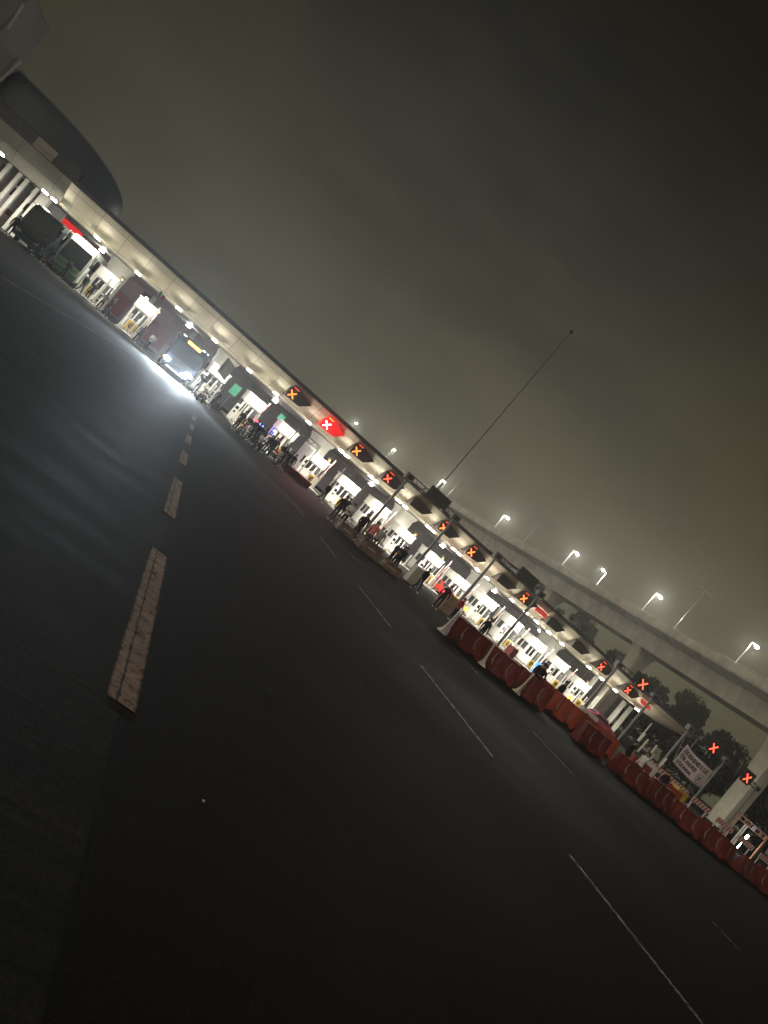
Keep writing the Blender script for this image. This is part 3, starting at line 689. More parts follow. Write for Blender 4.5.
# ------------------------------------------------------------------ people
def person_mesh(pose):
    J = {'pel': (0, 0, .95, .15, .105), 'sp': (0, 0, 1.13, .14, .1), 'ch': (0, .0, 1.34, .175, .115), 'nk': (0, 0, 1.5, .06, .06), 'hb': (0, -.015, 1.58, .085, .09), 'ht': (0, -.01, 1.69, .085, .09), 'no': (0, -.11, 1.6, .018, .02)}
    E_ = [('pel', 'sp'), ('sp', 'ch'), ('ch', 'nk'), ('nk', 'hb'), ('hb', 'ht'), ('hb', 'no')]
    for s, t in ((-1, 'l'), (1, 'r')):
        st = {'walk': .28*s, 'stand': .03*s, 'raise': -.04*s, 'fold': .02*s}[pose]
        J[t+'h'] = (s*.1, 0, .86, .095, .095); J[t+'k'] = (s*.11, -.04-max(0, st)*.5, .48, .065, .065); J[t+'a'] = (s*.12, -st+.02, .09, .045, .05); J[t+'t'] = (s*.135, -st-.15, .045, .045, .035)
        E_ += [('pel', t+'h'), (t+'h', t+'k'), (t+'k', t+'a'), (t+'a', t+'t')]
        J[t+'s'] = (s*.2, 0, 1.41, .065, .07)
        if pose == 'raise' and s > 0: arm = ((.3, -.03, 1.6), (.36, -.12, 1.86), (.37, -.13, 1.96))
        elif pose == 'fold': arm = ((s*.28, .02, 1.16), (s*.08, -.2, 1.14), (-s*.02, -.2, 1.16))
        elif pose == 'walk': arm = ((s*.27, .06*s, 1.14), (s*.28, .16*s-.08, .92), (s*.28, .18*s-.1, .83))
        else: arm = ((s*.27, .02, 1.13), (s*.29, -.05, .89), (s*.29, -.08, .79))
        for n, p, rr in zip(('e', 'w', 'f'), arm, (.048, .036, .042)): J[t+n] = (*p, rr, rr)
        E_ += [('ch', t+'s'), (t+'s', t+'e'), (t+'e', t+'w'), (t+'w', t+'f')]
        d = (Vector(arm[2])-Vector(arm[1])).normalized()
        for q, (ox, ll) in enumerate(((-.03, .07), (-.012, .085), (.008, .08), (.026, .065))):
            tip = Vector(arm[2])+d*ll+Vector((0, ox, 0)); J[f'{t}g{q}'] = (*tip, .011, .011); E_.append((t+'f', f'{t}g{q}'))
        J[t+'th'] = (*(Vector(arm[2])+d*.03+Vector((-s*.05, -.05, 0))), .013, .013); E_.append((t+'f', t+'th'))
    names = list(J); me = bpy.data.meshes.new('person'); me.from_pydata([J[n][:3] for n in names], [(names.index(a), names.index(b)) for a, b in E_], [])
    o = bpy.data.objects.new('tmp', me); COL.objects.link(o)
    o.modifiers.new('s', 'SKIN'); o.modifiers.new('u', 'SUBSURF').levels = 1
    for i, n in enumerate(names): me.skin_vertices[0].data[i].radius = J[n][3:]; me.skin_vertices[0].data[i].use_root = (n == 'pel')
    bpy.context.view_layer.update()
    out = bpy.data.meshes.new_from_object(o.evaluated_get(bpy.context.evaluated_depsgraph_get())); bpy.data.objects.remove(o)
    out.materials.clear()
    for n in ('skin', 'cloth_black', 'cloth_denim', 'shoe_white'): out.materials.append(MATS[n])
    hands = [Vector(J[t+'f'][:3]) for t in 'lr']
    for p in out.polygons:
        c = p.center; k = 1 if c.z > .92 else 2
        if c.z > 1.5 and abs(c.x) < .13: k = 0
        if min((c-h).length for h in hands) < .11: k = 0
        if c.z < .12: k = 3
        p.material_index = k; p.use_smooth = True
    return out
PM = {p: person_mesh(p) for p in ('stand', 'walk', 'raise', 'fold')}
m = MB(); m.ball((0, .018, 1.685), .108, (.95, 1, .82), 12)
for v in list(m.bm.verts):
    if v.co.y < -.055 and v.co.z < 1.7: v.co.y = -.055
hair0 = m.build('hair', 'hair', None, 'all'); hair_me = hair0.data; bpy.data.objects.remove(hair0)
def person(x, y, rz, pose, top, legs, label, shoes='shoe_white', h=1.0):
    o = bpy.data.objects.new('person', PM[pose]); COL.objects.link(o); o.location = (x, y, gz(x, y)); o.rotation_euler = (0, 0, R(rz)); o.scale = (h, h, h)
    for i, n in ((1, top), (2, legs), (3, shoes)): o.material_slots[i].link = 'OBJECT'; o.material_slots[i].material = MATS[n]
    tag(o, label, 'person', 'people on the toll plaza')
    c = bpy.data.objects.new('hair', hair_me); COL.objects.link(c); c.parent = o
    return o
Bk, Nv, Gy, Dn, Wh = 'cloth_black', 'cloth_navy', 'cloth_grey', 'cloth_denim', 'cloth_white'
PEOPLE = [
 (-12.5, 61.8, 20, 'stand', Bk, Bk, 'leftmost person in black standing in front of the dark coach'),
 (-10.6, 63, -30, 'walk', Bk, Nv, 'person in black walking between the dark coach and white coach'),
 (-9.9, 63.8, 10, 'stand', Nv, Bk, 'person in navy jacket before the white coach, nearer the dark coach'),
 (-8.5, 64.5, -20, 'fold', Bk, Bk, 'person in black with folded arms before the green band of the white coach'),
 (-7.0, 65, 40, 'walk', Bk, Dn, 'person walking in black top and jeans right of the white coach'),
 (-6.3, 65.5, -10, 'stand', Nv, Bk, 'person in navy standing beside the walking person at the first thick column'),
 (-5.2, 65.5, 0, 'fold', Gy, Bk, 'person in grey top with folded arms at the first thick column'),
 (-4.6, 65.8, 60, 'walk', Bk, Nv, 'person in black striding right of the person in grey'),
 (-1.6, 65.5, 15, 'stand', Gy, Dn, 'person in grey top and jeans left of the headlit coach'),
 (-.6, 65.8, -25, 'fold', Wh, Bk, 'person in white shirt left of the headlit coach'),
 (4.0, 58.5, 5, 'raise', Gy, Bk, 'person in grey raising a white flag beside the headlit coach'),
 (5.6, 58.4, -35, 'stand', Bk, Bk, 'person in black alone between the flag bearer and the dark crowd'),
 (7.7, 56.2, 20, 'stand', Nv, Bk, 'person in navy at the left edge of the dark crowd'),
 (8.4, 57.0, -15, 'fold', Bk, Bk, 'person in black with folded arms behind the leftmost motorcycle of the crowd'),
 (9.0, 55.4, 30, 'walk', Bk, Nv, 'person in black and navy striding between two motorcycles of the crowd'),
 (9.6, 57.6, 0, 'stand', Nv, Nv, 'person all in navy at the back of the dark crowd'),
 (10.3, 56.0, -40, 'stand', Bk, Bk, 'person in black right of the middle motorcycle of the crowd'),
 (10.9, 57.2, 10, 'walk', Nv, Bk, 'person in navy top and black trousers walking below the police lights'),
 (11.9, 56.2, -20, 'fold', Bk, Bk, 'person in black with folded arms at the right of the rightmost motorcycle'),
 (12.6, 57.3, 25, 'stand', Bk, Nv, 'person in black top at the right edge of the dark crowd'),
 (12.9, 40.5, 15, 'stand', Bk, Dn, 'leftmost person behind the brown bundles, in black'),
 (13.7, 41, -25, 'fold', Wh, Bk, 'person in white shirt behind the brown bundles'),
 (14.5, 40.4, 10, 'walk', Bk, Bk, 'person in black walking behind the brown bundles'),
 (15.3, 40.2, -15, 'stand', 'cloth_pink', Dn, 'person in pink top and jeans behind the brown bundles'),
 (15.7, 41.5, 20, 'stand', Bk, Bk, 'person in black beside the person in pink top'),
 (17.4, 40, -30, 'fold', Nv, Bk, 'person in navy with folded arms right of the brown bundles'),
 (18.0, 41, 10, 'stand', Bk, Nv, 'rightmost person behind the brown bundles, in black'),
 (22.1, 29.3, 0, 'fold', Bk, Bk, 'person in black with folded arms right behind the red barriers'),
 (22.9, 30.2, -35, 'walk', Bk, Nv, 'person in black and navy stepping behind the red barriers'),
 (28.6, 28.6, 20, 'stand', Bk, Bk, 'person in black standing behind the red barriers below the canopy tip'),
 (30.0, 28.9, -90, 'raise', Wh, Bk, 'person in white top raising an arm behind the red barriers'),
 (30.7, 29.6, 10, 'fold', Bk, Bk, 'person in black right of the raised white arm'),

 (8.0, 58.6, 15, 'fold', Nv, Bk, 'person in navy far back at the left of the dark crowd'),
 (9.3, 59.2, -10, 'stand', Bk, Bk, 'person in black far back in the dark crowd under the green board'),
 (10.2, 58.8, 30, 'walk', Gy, Bk, 'person in grey top at the back of the dark crowd'),
 (11.4, 58.9, -25, 'stand', Bk, Dn, 'person in black and jeans right below the blue police light'),
 (12.3, 59.4, 5, 'fold', Nv, Nv, 'person all in navy with folded arms at the back right of the crowd'),
 (13.6, 60.4, -15, 'stand', Bk, Bk, 'person in black behind the tipped barriers'),
 (16.2, 56, 20, 'walk', Bk, Nv, 'person walking right of the tipped barriers'),
 (17.2, 53, -30, 'stand', Nv, Bk, 'person in navy before the third thick column'),
 (18.1, 50, 10, 'stand', Bk, Bk, 'person in black in front of the booth right of the third thick column'),
 (18.8, 47.5, -20, 'walk', Gy, Dn, 'person in grey walking towards the third thick column booths'),
 (19.6, 46, 35, 'fold', Bk, Bk, 'person in black with folded arms left of the fourth column gantry'),
 (16.5, 42.3, -5, 'stand', Wh, Dn, 'person in white shirt and jeans behind the right bundle'),
 (19.3, 39.5, 15, 'walk', Bk, Nv, 'person striding between the bundles and the red barriers'),
 (20.6, 38.6, -20, 'stand', Bk, Bk, 'person in black near the left gantry post'),
 (22.0, 38.9, 25, 'fold', 'cloth_red', Bk, 'person in red top behind the left end of the barriers'),
 (23.4, 37.5, 0, 'stand', Bk, Dn, 'person in black and jeans behind the second red barrier'),
 (25.2, 33.5, -30, 'walk', Bk, Bk, 'person in black behind the leftmost orange barrier'),
 (27.0, 33.4, 20, 'stand', Nv, Bk, 'person in navy behind the second orange barrier'),
 (32.0, 29.0, -10, 'stand', Bk, Bk, 'rightmost person in black standing behind the red barriers'),
]
for p in PEOPLE: person(*p, h=random.uniform(.94, 1.04))

# flags
def flag(x, y, z0, z1, label, cols, w, h, rz=0):
    m = MB(); m.cyl((0, 0, z0), (0, 0, z1), .02); r = m.build('flag', 'grey_steel', None, loc=(x, y, gz(x, y))); tag(r, label, 'flag'); r.rotation_euler = (0, 0, R(rz))
    n = len(cols)
    for k, c in enumerate(cols):
        m = MB(); N_ = 5; xs2 = [w*(k+i/N_)/n for i in range(N_+1)]
        secs = [[(q, .07*math.sin(q*5)-.006, z1-h-.25*q), (q, .07*math.sin(q*5)-.006, z1-.25*q), (q, .07*math.sin(q*5)+.006, z1-.25*q), (q, .07*math.sin(q*5)+.006, z1-h-.25*q)] for q in xs2]
        m.loft(secs); m.build('cloth', c, r)
flag(4.33, 58.3, 1.9, 3.9, 'white flag held up beside the headlit coach', ['cloth_white'], .9, 1.3, 20)
flag(-2.5, 66, .3, 4.6, 'small green white and red flag above the booth right of the first column', ['cloth_green', 'cloth_white', 'cloth_red'], .55, .35, 10)

# ------------------------------------------------------------------ barriers and clutter in front
def make_barrier(mat_):
    r = empty('traffic_barrier', (0, 0, 0), 0, '', 'traffic barrier', 'red plastic barriers in a row')
    L_ = 1.96
    pr = [(-.3, 0), (-.3, .2), (-.16, .5), (-.12, 1.06), (-.08, 1.12), (.08, 1.12), (.12, 1.06), (.16, .5), (.3, .2), (.3, 0)]
    m = MB(); secs = []
    n = 28
    for i in range(n+1):
        x = -L_/2+L_*i/n; g = .035*max(0, math.sin(6*math.pi*i/n))**2
        e = .03 if i in (0, n) else 0
        secs.append([(x, y*(1-e)-math.copysign(g, y)*(1 if .15 < z < 1.08 else 0), z-e*.3*(z > 1)) for y, z in pr])
    m.loft(secs); m.build('body', mat_, r, 'yes')
    for x in (-.36, .42):  # pale strips draw in the highlights on the moulded face
        m = MB(); m.loft([[(x-w, -y-.012, z), (x+w, -y-.012, z), (x+w, -y+.01, z), (x-w, -y+.01, z)] for x, w, y, z in ((x+.08, .05, .245, .32), (x+.02, .06, .16, .5), (x, .03, .14, .72), (x+.04, .03, .125, .98))])
        m.build('highlight_strip', 'highlight_dull', r)
    for s in (-.55, .55):
        m = MB(); m.box((s, -.285, .07), (.34, .05, .12)); m.build('foot_slot', 'black', r)
    m = MB(); m.cyl((0, 0, 1.1), (0, 0, 1.17), .07); m.build('filler_cap', 'black', r)
    return r
BX = [(16.1, 26.4, 10), (18.4, 26.7, -6), (20.6, 27.0, -3), (24.9, 26.9, 4), (27.1, 26.5, 3), (29.2, 26.2, -2), (31.3, 26.0, -8), (33.3, 26.3, -4), (35.3, 26.5, 3), (37.3, 26.7, 5), (39.3, 26.9, 4), (41.3, 27.1, 3), (43.3, 27.3, 3), (45.3, 27.5, 4)]
rbar = None
for i, (x, y, a) in enumerate(BX):
    lab = f'dark red plastic barrier with painted highlights, {ORD[i]} from the left of the front row'
    if rbar is None: rbar = make_barrier('barrier_red'); o = rbar
    else: o = dup(rbar, (x, y, 0), R(a), lab)
    rb_ = random.Random(i); o.location = (x+rb_.uniform(-.08, .08), y+rb_.uniform(-.25, .25), 0); o.rotation_euler = (R(rb_.uniform(-2, 3)), 0, R(a+rb_.uniform(-13, 13))); o.scale = (1, 1, rb_.uniform(.8, .94)); o['label'] = lab
obar = None
for i, (x, y, a) in enumerate(((24.3, 31.5, 12), (26.0, 31.2, -14), (28.0, 31.8, 6), (30.4, 32.4, -8), (33.2, 32.0, 10), (36.4, 32.4, -4))):
    lab = f'brighter orange plastic barrier, {ORD[i]} from the left in the row behind the red ones'
    if obar is None: obar = make_barrier('barrier_orange'); o = obar; o['group'] = 'orange barriers in the second row'
    else: o = dup(obar, (x, y, 0), R(a), lab)
    o.location = (x, y, 0); o.rotation_euler = (0, 0, R(a)); o['label'] = lab
for (x, y, z, rx, rz), w in zip(((13.6, 58, .35, 80, 25), (14.4, 57.4, .35, 75, 10), (15.0, 58.8, .35, 85, 40)), ('leftmost', 'middle', 'rightmost')):
    o = dup(rbar, (x, y, z), R(rz), f'{w} of three tipped over barriers by the dark crowd', 'tipped barriers'); o.rotation_euler = (R(-rx), 0, R(rz))
# white shapes standing in for light in the gaps by the first barriers
for x, y, a, w in ((14.9, 26.2, 8, 'at the left end of the red barriers'), (17.2, 26.0, -12, 'in the gap after the first red barrier'), (19.5, 26.2, 10, 'in the gap after the second red barrier')):
    m = MB(); m.loft([[(-b, -b, z), (b, -b, z), (b, b, z), (-b, b, z)] for b, z in ((.16, 0), (.13, .06), (.06, .2), (.03, .45), (.03, .95), (.045, 1.05), (.02, 1.12))])
    o = m.build('lit_gap', 'reflector_white', None, 'yes', (x, y, 0)); o.rotation_euler = (0, R(a*.6), R(a)); tag(o, f'white flared stand-in for light showing {w}', 'lit_gap', 'white lit gaps')
for x, y, a, w_, c_, lab in ((20.9, 44, 12, .9, 'cloth_white', 'white board leaning in the road left of the fourth thick column'), (23.6, 43, -20, .7, 'cardboard', 'brown carton on the road behind the bundles'), (27.5, 40, 30, .8, 'cloth_pink', 'pink sheet covered crate behind the red barriers'),
        (33.5, 38, -8, 1.4, 'cloth_white', 'white crate behind the middle of the red barriers'), (37.5, 37, 15, 1.2, 'cloth_grey', 'grey crate behind the red barriers near the orange beacon'), (42.0, 40, -14, 1.5, 'cloth_white', 'white crate behind the barriers below the canopy tip')):
    m = MB(); m.box((0, 0, .62), (w_, .5, 1.2), bevel=.05); m.box((0, 0, 1.25), (w_*.9, .44, .06)); o = m.build('crate', c_, None, loc=(x, y, 0)); o.rotation_euler = (0, 0, R(a)); tag(o, lab, 'crate')
# brown bundles
def bundle(x, y, s, label, mt, seed):
    rnd = random.Random(seed); m = MB(); m.box((0, 0, s[2]*.45), (s[0]*.85, s[1], s[2]*.9), bevel=.06); bmesh.ops.subdivide_edges(m.bm, edges=m.bm.edges[:], cuts=3, use_grid_fill=True)
    for v in m.bm.verts:
        k = 1+rnd.uniform(-.09, .09); v.co.x *= k; v.co.y *= k; v.co.z = max(0, v.co.z*(1+rnd.uniform(-.1, .1)))
    o = m.build('bundle', mt, None, 'all', (x, y, gz(x, y))); tag(o, label, 'bundle', 'bundles on the road')
    m = MB(); m.torus((0, 0, s[2]*.5), .5*s[0]*.98, .025, 'Z', 20, 5); b = m.build('strap', 'reflector_white', o); b.scale = (.95, 1.1*s[1]/s[0], 1)
bundle(13.3, 38.3, (1.2, .8, .6), 'wrapped brown bundle at the left of the bundles on the road', 'tarp_brown', 1)
bundle(14.6, 37.3, (1.5, .9, .8), 'largest wrapped brown bundle on the road before the person in pink', 'tarp_brown', 2)
bundle(16.6, 38.0, (1.2, .8, .55), 'wrapped dark brown bundle at the right of the bundles on the road', 'cardboard', 3)
# striped boards behind the barriers on the right
for i, (x, y) in enumerate(((46.5, 43), (49.2, 43.2), (52.0, 43), (54.8, 42.6), (57.6, 42.4), (60.4, 42.2), (63.2, 42.2))):
    r = empty('barricade_board', (x, y, 0), R(-3+2*i), f'{ORD[i]} red and white striped barricade board from the left, behind the right barriers', 'barricade', 'striped boards')
    m = MB(); m.box((0, 0, 1.2), (2.4, .05, .42)); m.build('board', 'reflector_white', r)
    for k in range(6):
        m = MB(); m.box((-1.0+.4*k, -.03, 1.2), (.12, .02, .44), ry=R(28)); m.build('stripe', 'cloth_red', r)
    for s in (-1, 1):
        m = MB(); m.box((s*.95, .05, .7), (.08, .06, 1.4)); m.box((s*.95, .05, .03), (.1, .6, .06)); m.build('leg', 'white_paint', r)
for x, y, h, a, w in ((46, 46, 2.6, 2, 'left'), (46.6, 46, 2.4, 3, 'second'), (48.2, 46.3, 2.5, -2, 'third'), (49.3, 46, 2.2, 4, 'rightmost')):
    m = MB(); m.cyl((0, 0, 0), (0, 0, h), .08); m.ball((0, 0, h), .08); o = m.build('bollard', 'white_paint', None, 'yes', (x, y, 0)); o.rotation_euler = (0, R(a), 0)
    tag(o, f'{w} tall white post right of the canopy tip, behind the barriers', 'bollard', 'tall white posts at the right')
m = MB(); m.box((0, 0, .55), (1.2, .8, 1.1), bevel=.05); m.box((0, -.02, 1.14), (1.3, .9, .06))
tag(m.build('cabinet', 'yellow', loc=(47.0, 41, 0)), 'pale yellow cabinet under the left end of the banner', 'cabinet')
# steel frame far right
fr = empty('steel_frame', (60.6, 45, 0), 0, 'rusty brown steel height frame standing behind the barriers at far right', 'frame')
for s in (-1, 1): m = MB(); m.box((s*2.15, 0, 1.4), (.12, .12, 2.8)); m.build('upright', 'steel_rust', fr)
m = MB(); m.box((0, 0, 2.76), (4.42, .1, .09)); m.box((0, 0, 2.36), (4.18, .1, .08)); [m.box((-1.9+.76*k, 0, 2.56), (.1, .08, .32)) for k in range(6)]; m.build('crossbar', 'steel_rust', fr)
m = MB(); m.box((.1, -.08, 2.56), (.5, .06, .5), bevel=.03); m.build('plate', 'grey_steel', fr)
for x in (-.75, -.45): m = MB(); m.box((x, .1, 1.2), (.09, .09, 2.3)); m.build('inner_post', 'white_paint', fr)
m = MB(); m.box((0, 0, 1.6), (.16, .12, .4), bevel=.03); m.cyl((0, .05, 0), (0, .05, 1.5), .04); o = m.build('work_lamp', 'lamp_lens', loc=(61.6, 45.6, 0)); tag(o, 'small bright work lamp on a stand inside the rusty frame', 'lamp')
lamp('work_bulb', (-.2, -3.2, 2.0), 160, (1, .85, .95), parent=o)
for x, y, h, w, mt in ((31.0, 66.0, .5, 'yellow beacon lamp glowing at the booth left of the fourth column', 'yellow_lamp'), (30.0, 52, .9, 'orange beacon lamp glowing before the fifth column booths', 'orange_lamp'), (36.6, 44, .9, 'orange beacon lamp glowing above the red barriers', 'orange_lamp')):
    r = empty('beacon_lamp', (x if mt != 'yellow_lamp' else 25.0, y, 0), 0, w, 'lamp', 'beacons')
    zz = 2.7 if mt == 'yellow_lamp' else h
    m = MB(); m.cyl((0, 0, 0), (0, 0, zz), .04); m.build('stand', 'dark_steel', r)
    m = MB(); m.ball((0, 0, zz+.1), .17); m.build('lens', mt, r, 'all')
m = MB(); m.box((0, 0, 1.25), (.55, .06, .45)); m.box((0, .05, .6), (.1, .08, 1.2)); tag(m.build('screen_stand', 'blue_screen', loc=(47.6, 64.2, 0)), 'small glowing blue screen before the booth left of the sixth column', 'screen')
# pebbles/litter on the road
for i, (x, y) in enumerate(((1.62, 3.6), (2.6, 2.6))):
    m = MB(); m.ball((0, 0, .005),   .009, (1, .8, .7), 6)
    tag(m.build('litter_scrap', 'cloth_white', loc=(x, y, 0)), ('tiny white scrap on the road right of the wide dash', 'tiny white scrap nearest the camera on the dark road', 'tiny white scrap on the concrete lane left of the wide dash')[i], 'litter', 'scraps on the road')

# ------------------------------------------------------------------ gantries
def gantry(xs3, label, signals=(), panels=()):
    r = empty('sign_gantry', (xs3[0], 60, 0), 0, label, 'gantry', 'grey sign gantries before the canopy'); x0 = xs3[0]
    for x in xs3:
        m = MB(); m.cyl((x-x0, 0, 0), (x-x0, 0, 6.1), .15, .12, n=14); m.cyl((x-x0, 0, 0), (x-x0, 0, .1), .32); m.build('post', 'mid_steel', r, 'yes')
        m = MB(); m.box((x-x0, 0, 6.42), (.85, .5, .62), bevel=.05); bx = m.build('end_box', 'mid_steel', r)
        m = MB(); m.box((x-x0, -.26, 6.42), (.45, .03, .3)); m.build('opening', 'black', bx)
    for a, b in zip(xs3, xs3[1:]):
        m = MB(); L_ = b-a-.87
        for dz in (-.22, .26): m.box(((a+b)/2-x0, 0, 6.42+dz), (L_, .12, .1))
        n = int(L_/.8)
        for k in range(n): m.box((a-x0+.45+L_*(k+.5)/n, 0, 6.44), (.06, .06, .55), ry=R(38 if k % 2 else -38))
        m.build('beam', 'dark_steel', r)
    for x, w, h in panels:
        m = MB(); m.box((x-x0, -.12, 6.75), (w, .16, h), bevel=.03); m.build('sign_back', 'dark_steel', r)
    return r
gantry((22.14, 27.9), 'grey gantry before the fourth thick column with a dark sign panel', panels=((25.4, 2.4, 1.05),))
gantry((33.6, 39.65), 'grey gantry between the fourth and fifth thick columns with dark panel', panels=((37.4, 2.4, 1.05),))
gantry((51.9, 57.9), 'grey gantry before the right end of the canopy carrying one red cross', panels=((55.1, 2.2, 1.1),))
gantry((64.3, 71.1, 77.3), 'widest grey gantry right of the canopy carrying the banner and two red crosses', panels=((68.0, 3.2, 1.3), (74.6, 2.8, 1.3)))
gs = None
for x, w in ((55.35, 'on the gantry before the right end of the canopy'), (68.1, 'above the white banner'), (74.7, 'rightmost of all, on the widest gantry')):
    if gs is None:
        gs = empty('lane_signal', (0, 0, 0), 0, '', 'lane signal', 'cross signals on gantries'); m = MB(); m.box((0, 0, 0), (1.5, .2, 1.3), bevel=.03); m.build('housing', 'black', gs)
        m = MB(); cross(m, (0, -.12, 0), 1.15, .125, .04); m.build('cross', 'led_red', gs); o = gs
    else: o = dup(gs, (0, 0, 0), 0, '')
    o.location = (x, 59.65, 6.5); o['label'] = f'signal with lit red cross {w}'
m = MB(); m.cyl((0, 0, 0), (0, 0, 2.1), .03); m.cyl((-.5, 0, 2.0), (.5, 0, 2.2), .03); m.box((.45, 0, 2.1), (.4, .1, .16)); m.box((-.4, 0, 2.1), (.2, .1, .12))
tag(m.build('antenna', 'grey_steel', loc=(66.4, 60.3, 4.2)), 'small grey antenna bar above the white banner', 'antenna')

# banner with lettering
bn = empty('banner', (67.5, 59.4, 3.55), 0, 'white cloth protest banner with dark handwriting and a circled emblem', 'banner')
def warp(x, z): return .14*math.sin((x+2.7)*1.3)-.06*z*z*.3, z*(1+.02*math.sin(x*2))+.16*((x/2.7)**2)-.1-.06*x
m = MB(); nx, nz = 30, 12
def sheet(off): return [[m.bm.verts.new((x, warp(x, z)[0]+off, warp(x, z)[1])) for x in [-2.7+5.4*i/nx for i in range(nx+1)]] for z in [-1.15+2.3*j/nz for j in range(nz+1)]]
S1, S2 = sheet(0), sheet(.02)
for j in range(nz):
    for i in range(nx):
        m.bm.faces.new((S1[j][i], S1[j][i+1], S1[j+1][i+1], S1[j+1][i])); m.bm.faces.new((S2[j][i+1], S2[j][i], S2[j+1][i], S2[j+1][i+1]))
for i in range(nx):
    for j in (0, nz): m.bm.faces.new((S1[j][i], S1[j][i+1], S2[j][i+1], S2[j][i]))
for j in range(nz):
    for i in (0, nx): m.bm.faces.new((S1[j][i], S1[j+1][i], S2[j+1][i], S2[j][i]))
m.build('cloth', 'banner_cloth', bn, 'all')
def text(s, x, z, size, wide=1.0):
    cu = bpy.data.curves.new('t', 'FONT'); cu.body = s; cu.size = size; cu.extrude = 0; cu.offset = .03; cu.resolution_u = 3
    o = bpy.data.objects.new('t', cu); COL.objects.link(o); bpy.context.view_layer.update()
    me = bpy.data.meshes.new_from_object(o.evaluated_get(bpy.context.evaluated_depsgraph_get())); bpy.data.objects.remove(o)
    b = bmesh.new(); b.from_mesh(me); bmesh.ops.triangulate(b, faces=b.faces)
    for v in b.verts:
        X_, Z_ = x+v.co.x*wide, z+v.co.y; y_, zz = warp(X_, Z_); v.co = (X_, y_-.012, zz)
    b.to_mesh(me); b.free(); me.materials.append(MATS['ink'])
    t = bpy.data.objects.new('lettering', me); COL.objects.link(t); t.parent = bn
text('LOS REHENES S. LUZ', -2.45, .42, .6, .8); text('CTM. ANDRES', -2.4, -.22, .56, .8); text('A TUS MARIAS', -2.3, -.86, .48, .8)
m = MB()
for k in range(40):
    a = 2*math.pi*k/40; b_ = 2*math.pi*(k+1)/40
    P = []
    for r_, t in ((.56, a), (.62, a), (.62, b_), (.56, b_)):
        X_, Z_ = 1.55+r_*math.cos(t), -.42+r_*math.sin(t)*.85; y_, zz = warp(X_, Z_); P.append((X_, y_-.012, zz))
    m.quad(P)
m.build('emblem', 'ink', bn); text('27', 1.22, -.62, .55, 1)
for s in (-2.7, 2.7): m = MB(); m.cyl((s, .05, -.9), (s*1.15, .5, 1.9), .015, n=6); m.build('rope', 'reflector_white', bn)

# ------------------------------------------------------------------ overpass
ov = empty('overpass', (93, 74, 0), 0, 'tall concrete highway overpass running away on columns at right', 'bridge')
path = [(94, -100), (94, 20), (94, 60), (94, 100), (94, 140), (94, 170), (92.5, 195), (87, 222), (79, 245), (70, 265), (55, 290), (30, 325), (0, 360)]
def sweep(mb, prof):
    secs = []
    for i, p in enumerate(path):
        a, b = Vector(path[max(0, i-1)]), Vector(path[min(len(path)-1, i+1)]); d = (b-a).normalized(); n = Vector((d.y, -d.x))
        secs.append([(p[0]+n.x*q, p[1]+n.y*q, z) for q, z in prof])
    mb.loft(secs)
def ob(mb, name, m_, s_=False):
    o = mb.build(name, m_, ov, s_); o.location = (-93, -74, 0); return o
m = MB(); sweep(m, [(-5.8, 18.3), (-5.8, 18.75), (5.8, 18.75), (5.8, 18.3), (3.4, 17.6), (2.6, 14.8), (-2.6, 14.8), (-3.4, 17.6)]); ob(m, 'girder', 'deck_concrete')
for s in (-1, 1):
    m = MB(); sweep(m, [(s*5.95, 18.5), (s*5.95, 19.75), (s*5.65, 19.75), (s*5.5, 18.76), (s*5.85, 18.5)]); ob(m, 'parapet', 'deck_concrete')
    m = MB(); sweep(m, [(s*5.84, 19.95), (s*5.84, 20.02), (s*5.76, 20.02), (s*5.76, 19.95)]); ob(m, 'handrail', 'grey_steel')
for y in (74, 106, 138, 170):
    m = MB(); secs = []
    for z, wx, wy in ((0, 1.35, 1.2), (9.5, 1.35, 1.2), (12, 1.55, 1.25), (14, 2.0, 1.35), (14.8, 2.4, 1.4)):
        c = .3; secs.append([(94+sx*wx-sx*a, y+sy*wy-sy*b_, z) for sx, sy, a, b_ in ((-1, -1, 0, c), (-1, -1, c, 0), (1, -1, c, 0), (1, -1, 0, c), (1, 1, 0, c), (1, 1, c, 0), (-1, 1, c, 0), (-1, 1, 0, c))])
    m.loft(secs); ob(m, 'column', 'deck_concrete')
# lamps on the overpass
def make_lamp(lit, h, two=False):
    r = empty('street_lamp', (0, 0, 0), 0, '', 'street lamp', 'lamps on the overpass')
    m = MB(); m.cyl((0, 0, 0), (0, 0, h), .09, .06, n=8); m.build('pole', 'grey_steel' if lit else 'dark_steel', r)
    m = MB(); m.cyl((0, 0, h), (.9, 0, h+.12), .05, n=6)
    if two: m.cyl((0, 0, h), (-.9, 0, h+.12), .05, n=6)
    m.build('arm', 'grey_steel' if lit else 'dark_steel', r)
    for s in ((1, -1) if two else (1,)):
        m = MB(); m.box((s*1.2, 0, h+.14), (.9, .34, .14), bevel=.04); hd = m.build('lamp_head', 'dark_steel', r)
        if lit: m = MB(); m.box((s*1.2, 0, h+.02), (.62, .3, .12), bevel=.03); m.ball((s*1.2, 0, h-.02), .26, (1.3, 1, .7)); m.build('lens', 'street_lens', hd)
    return r
LM = make_lamp(True, 5.0); first = True
LY = [(88.3, 83.7, 0), (88.3, 106.5, 0), (88.3, 134.5, 0), (88.3, 168.5, 0), (84.5, 206, 20), (76.5, 237, 38), (66.5, 259, 40)]
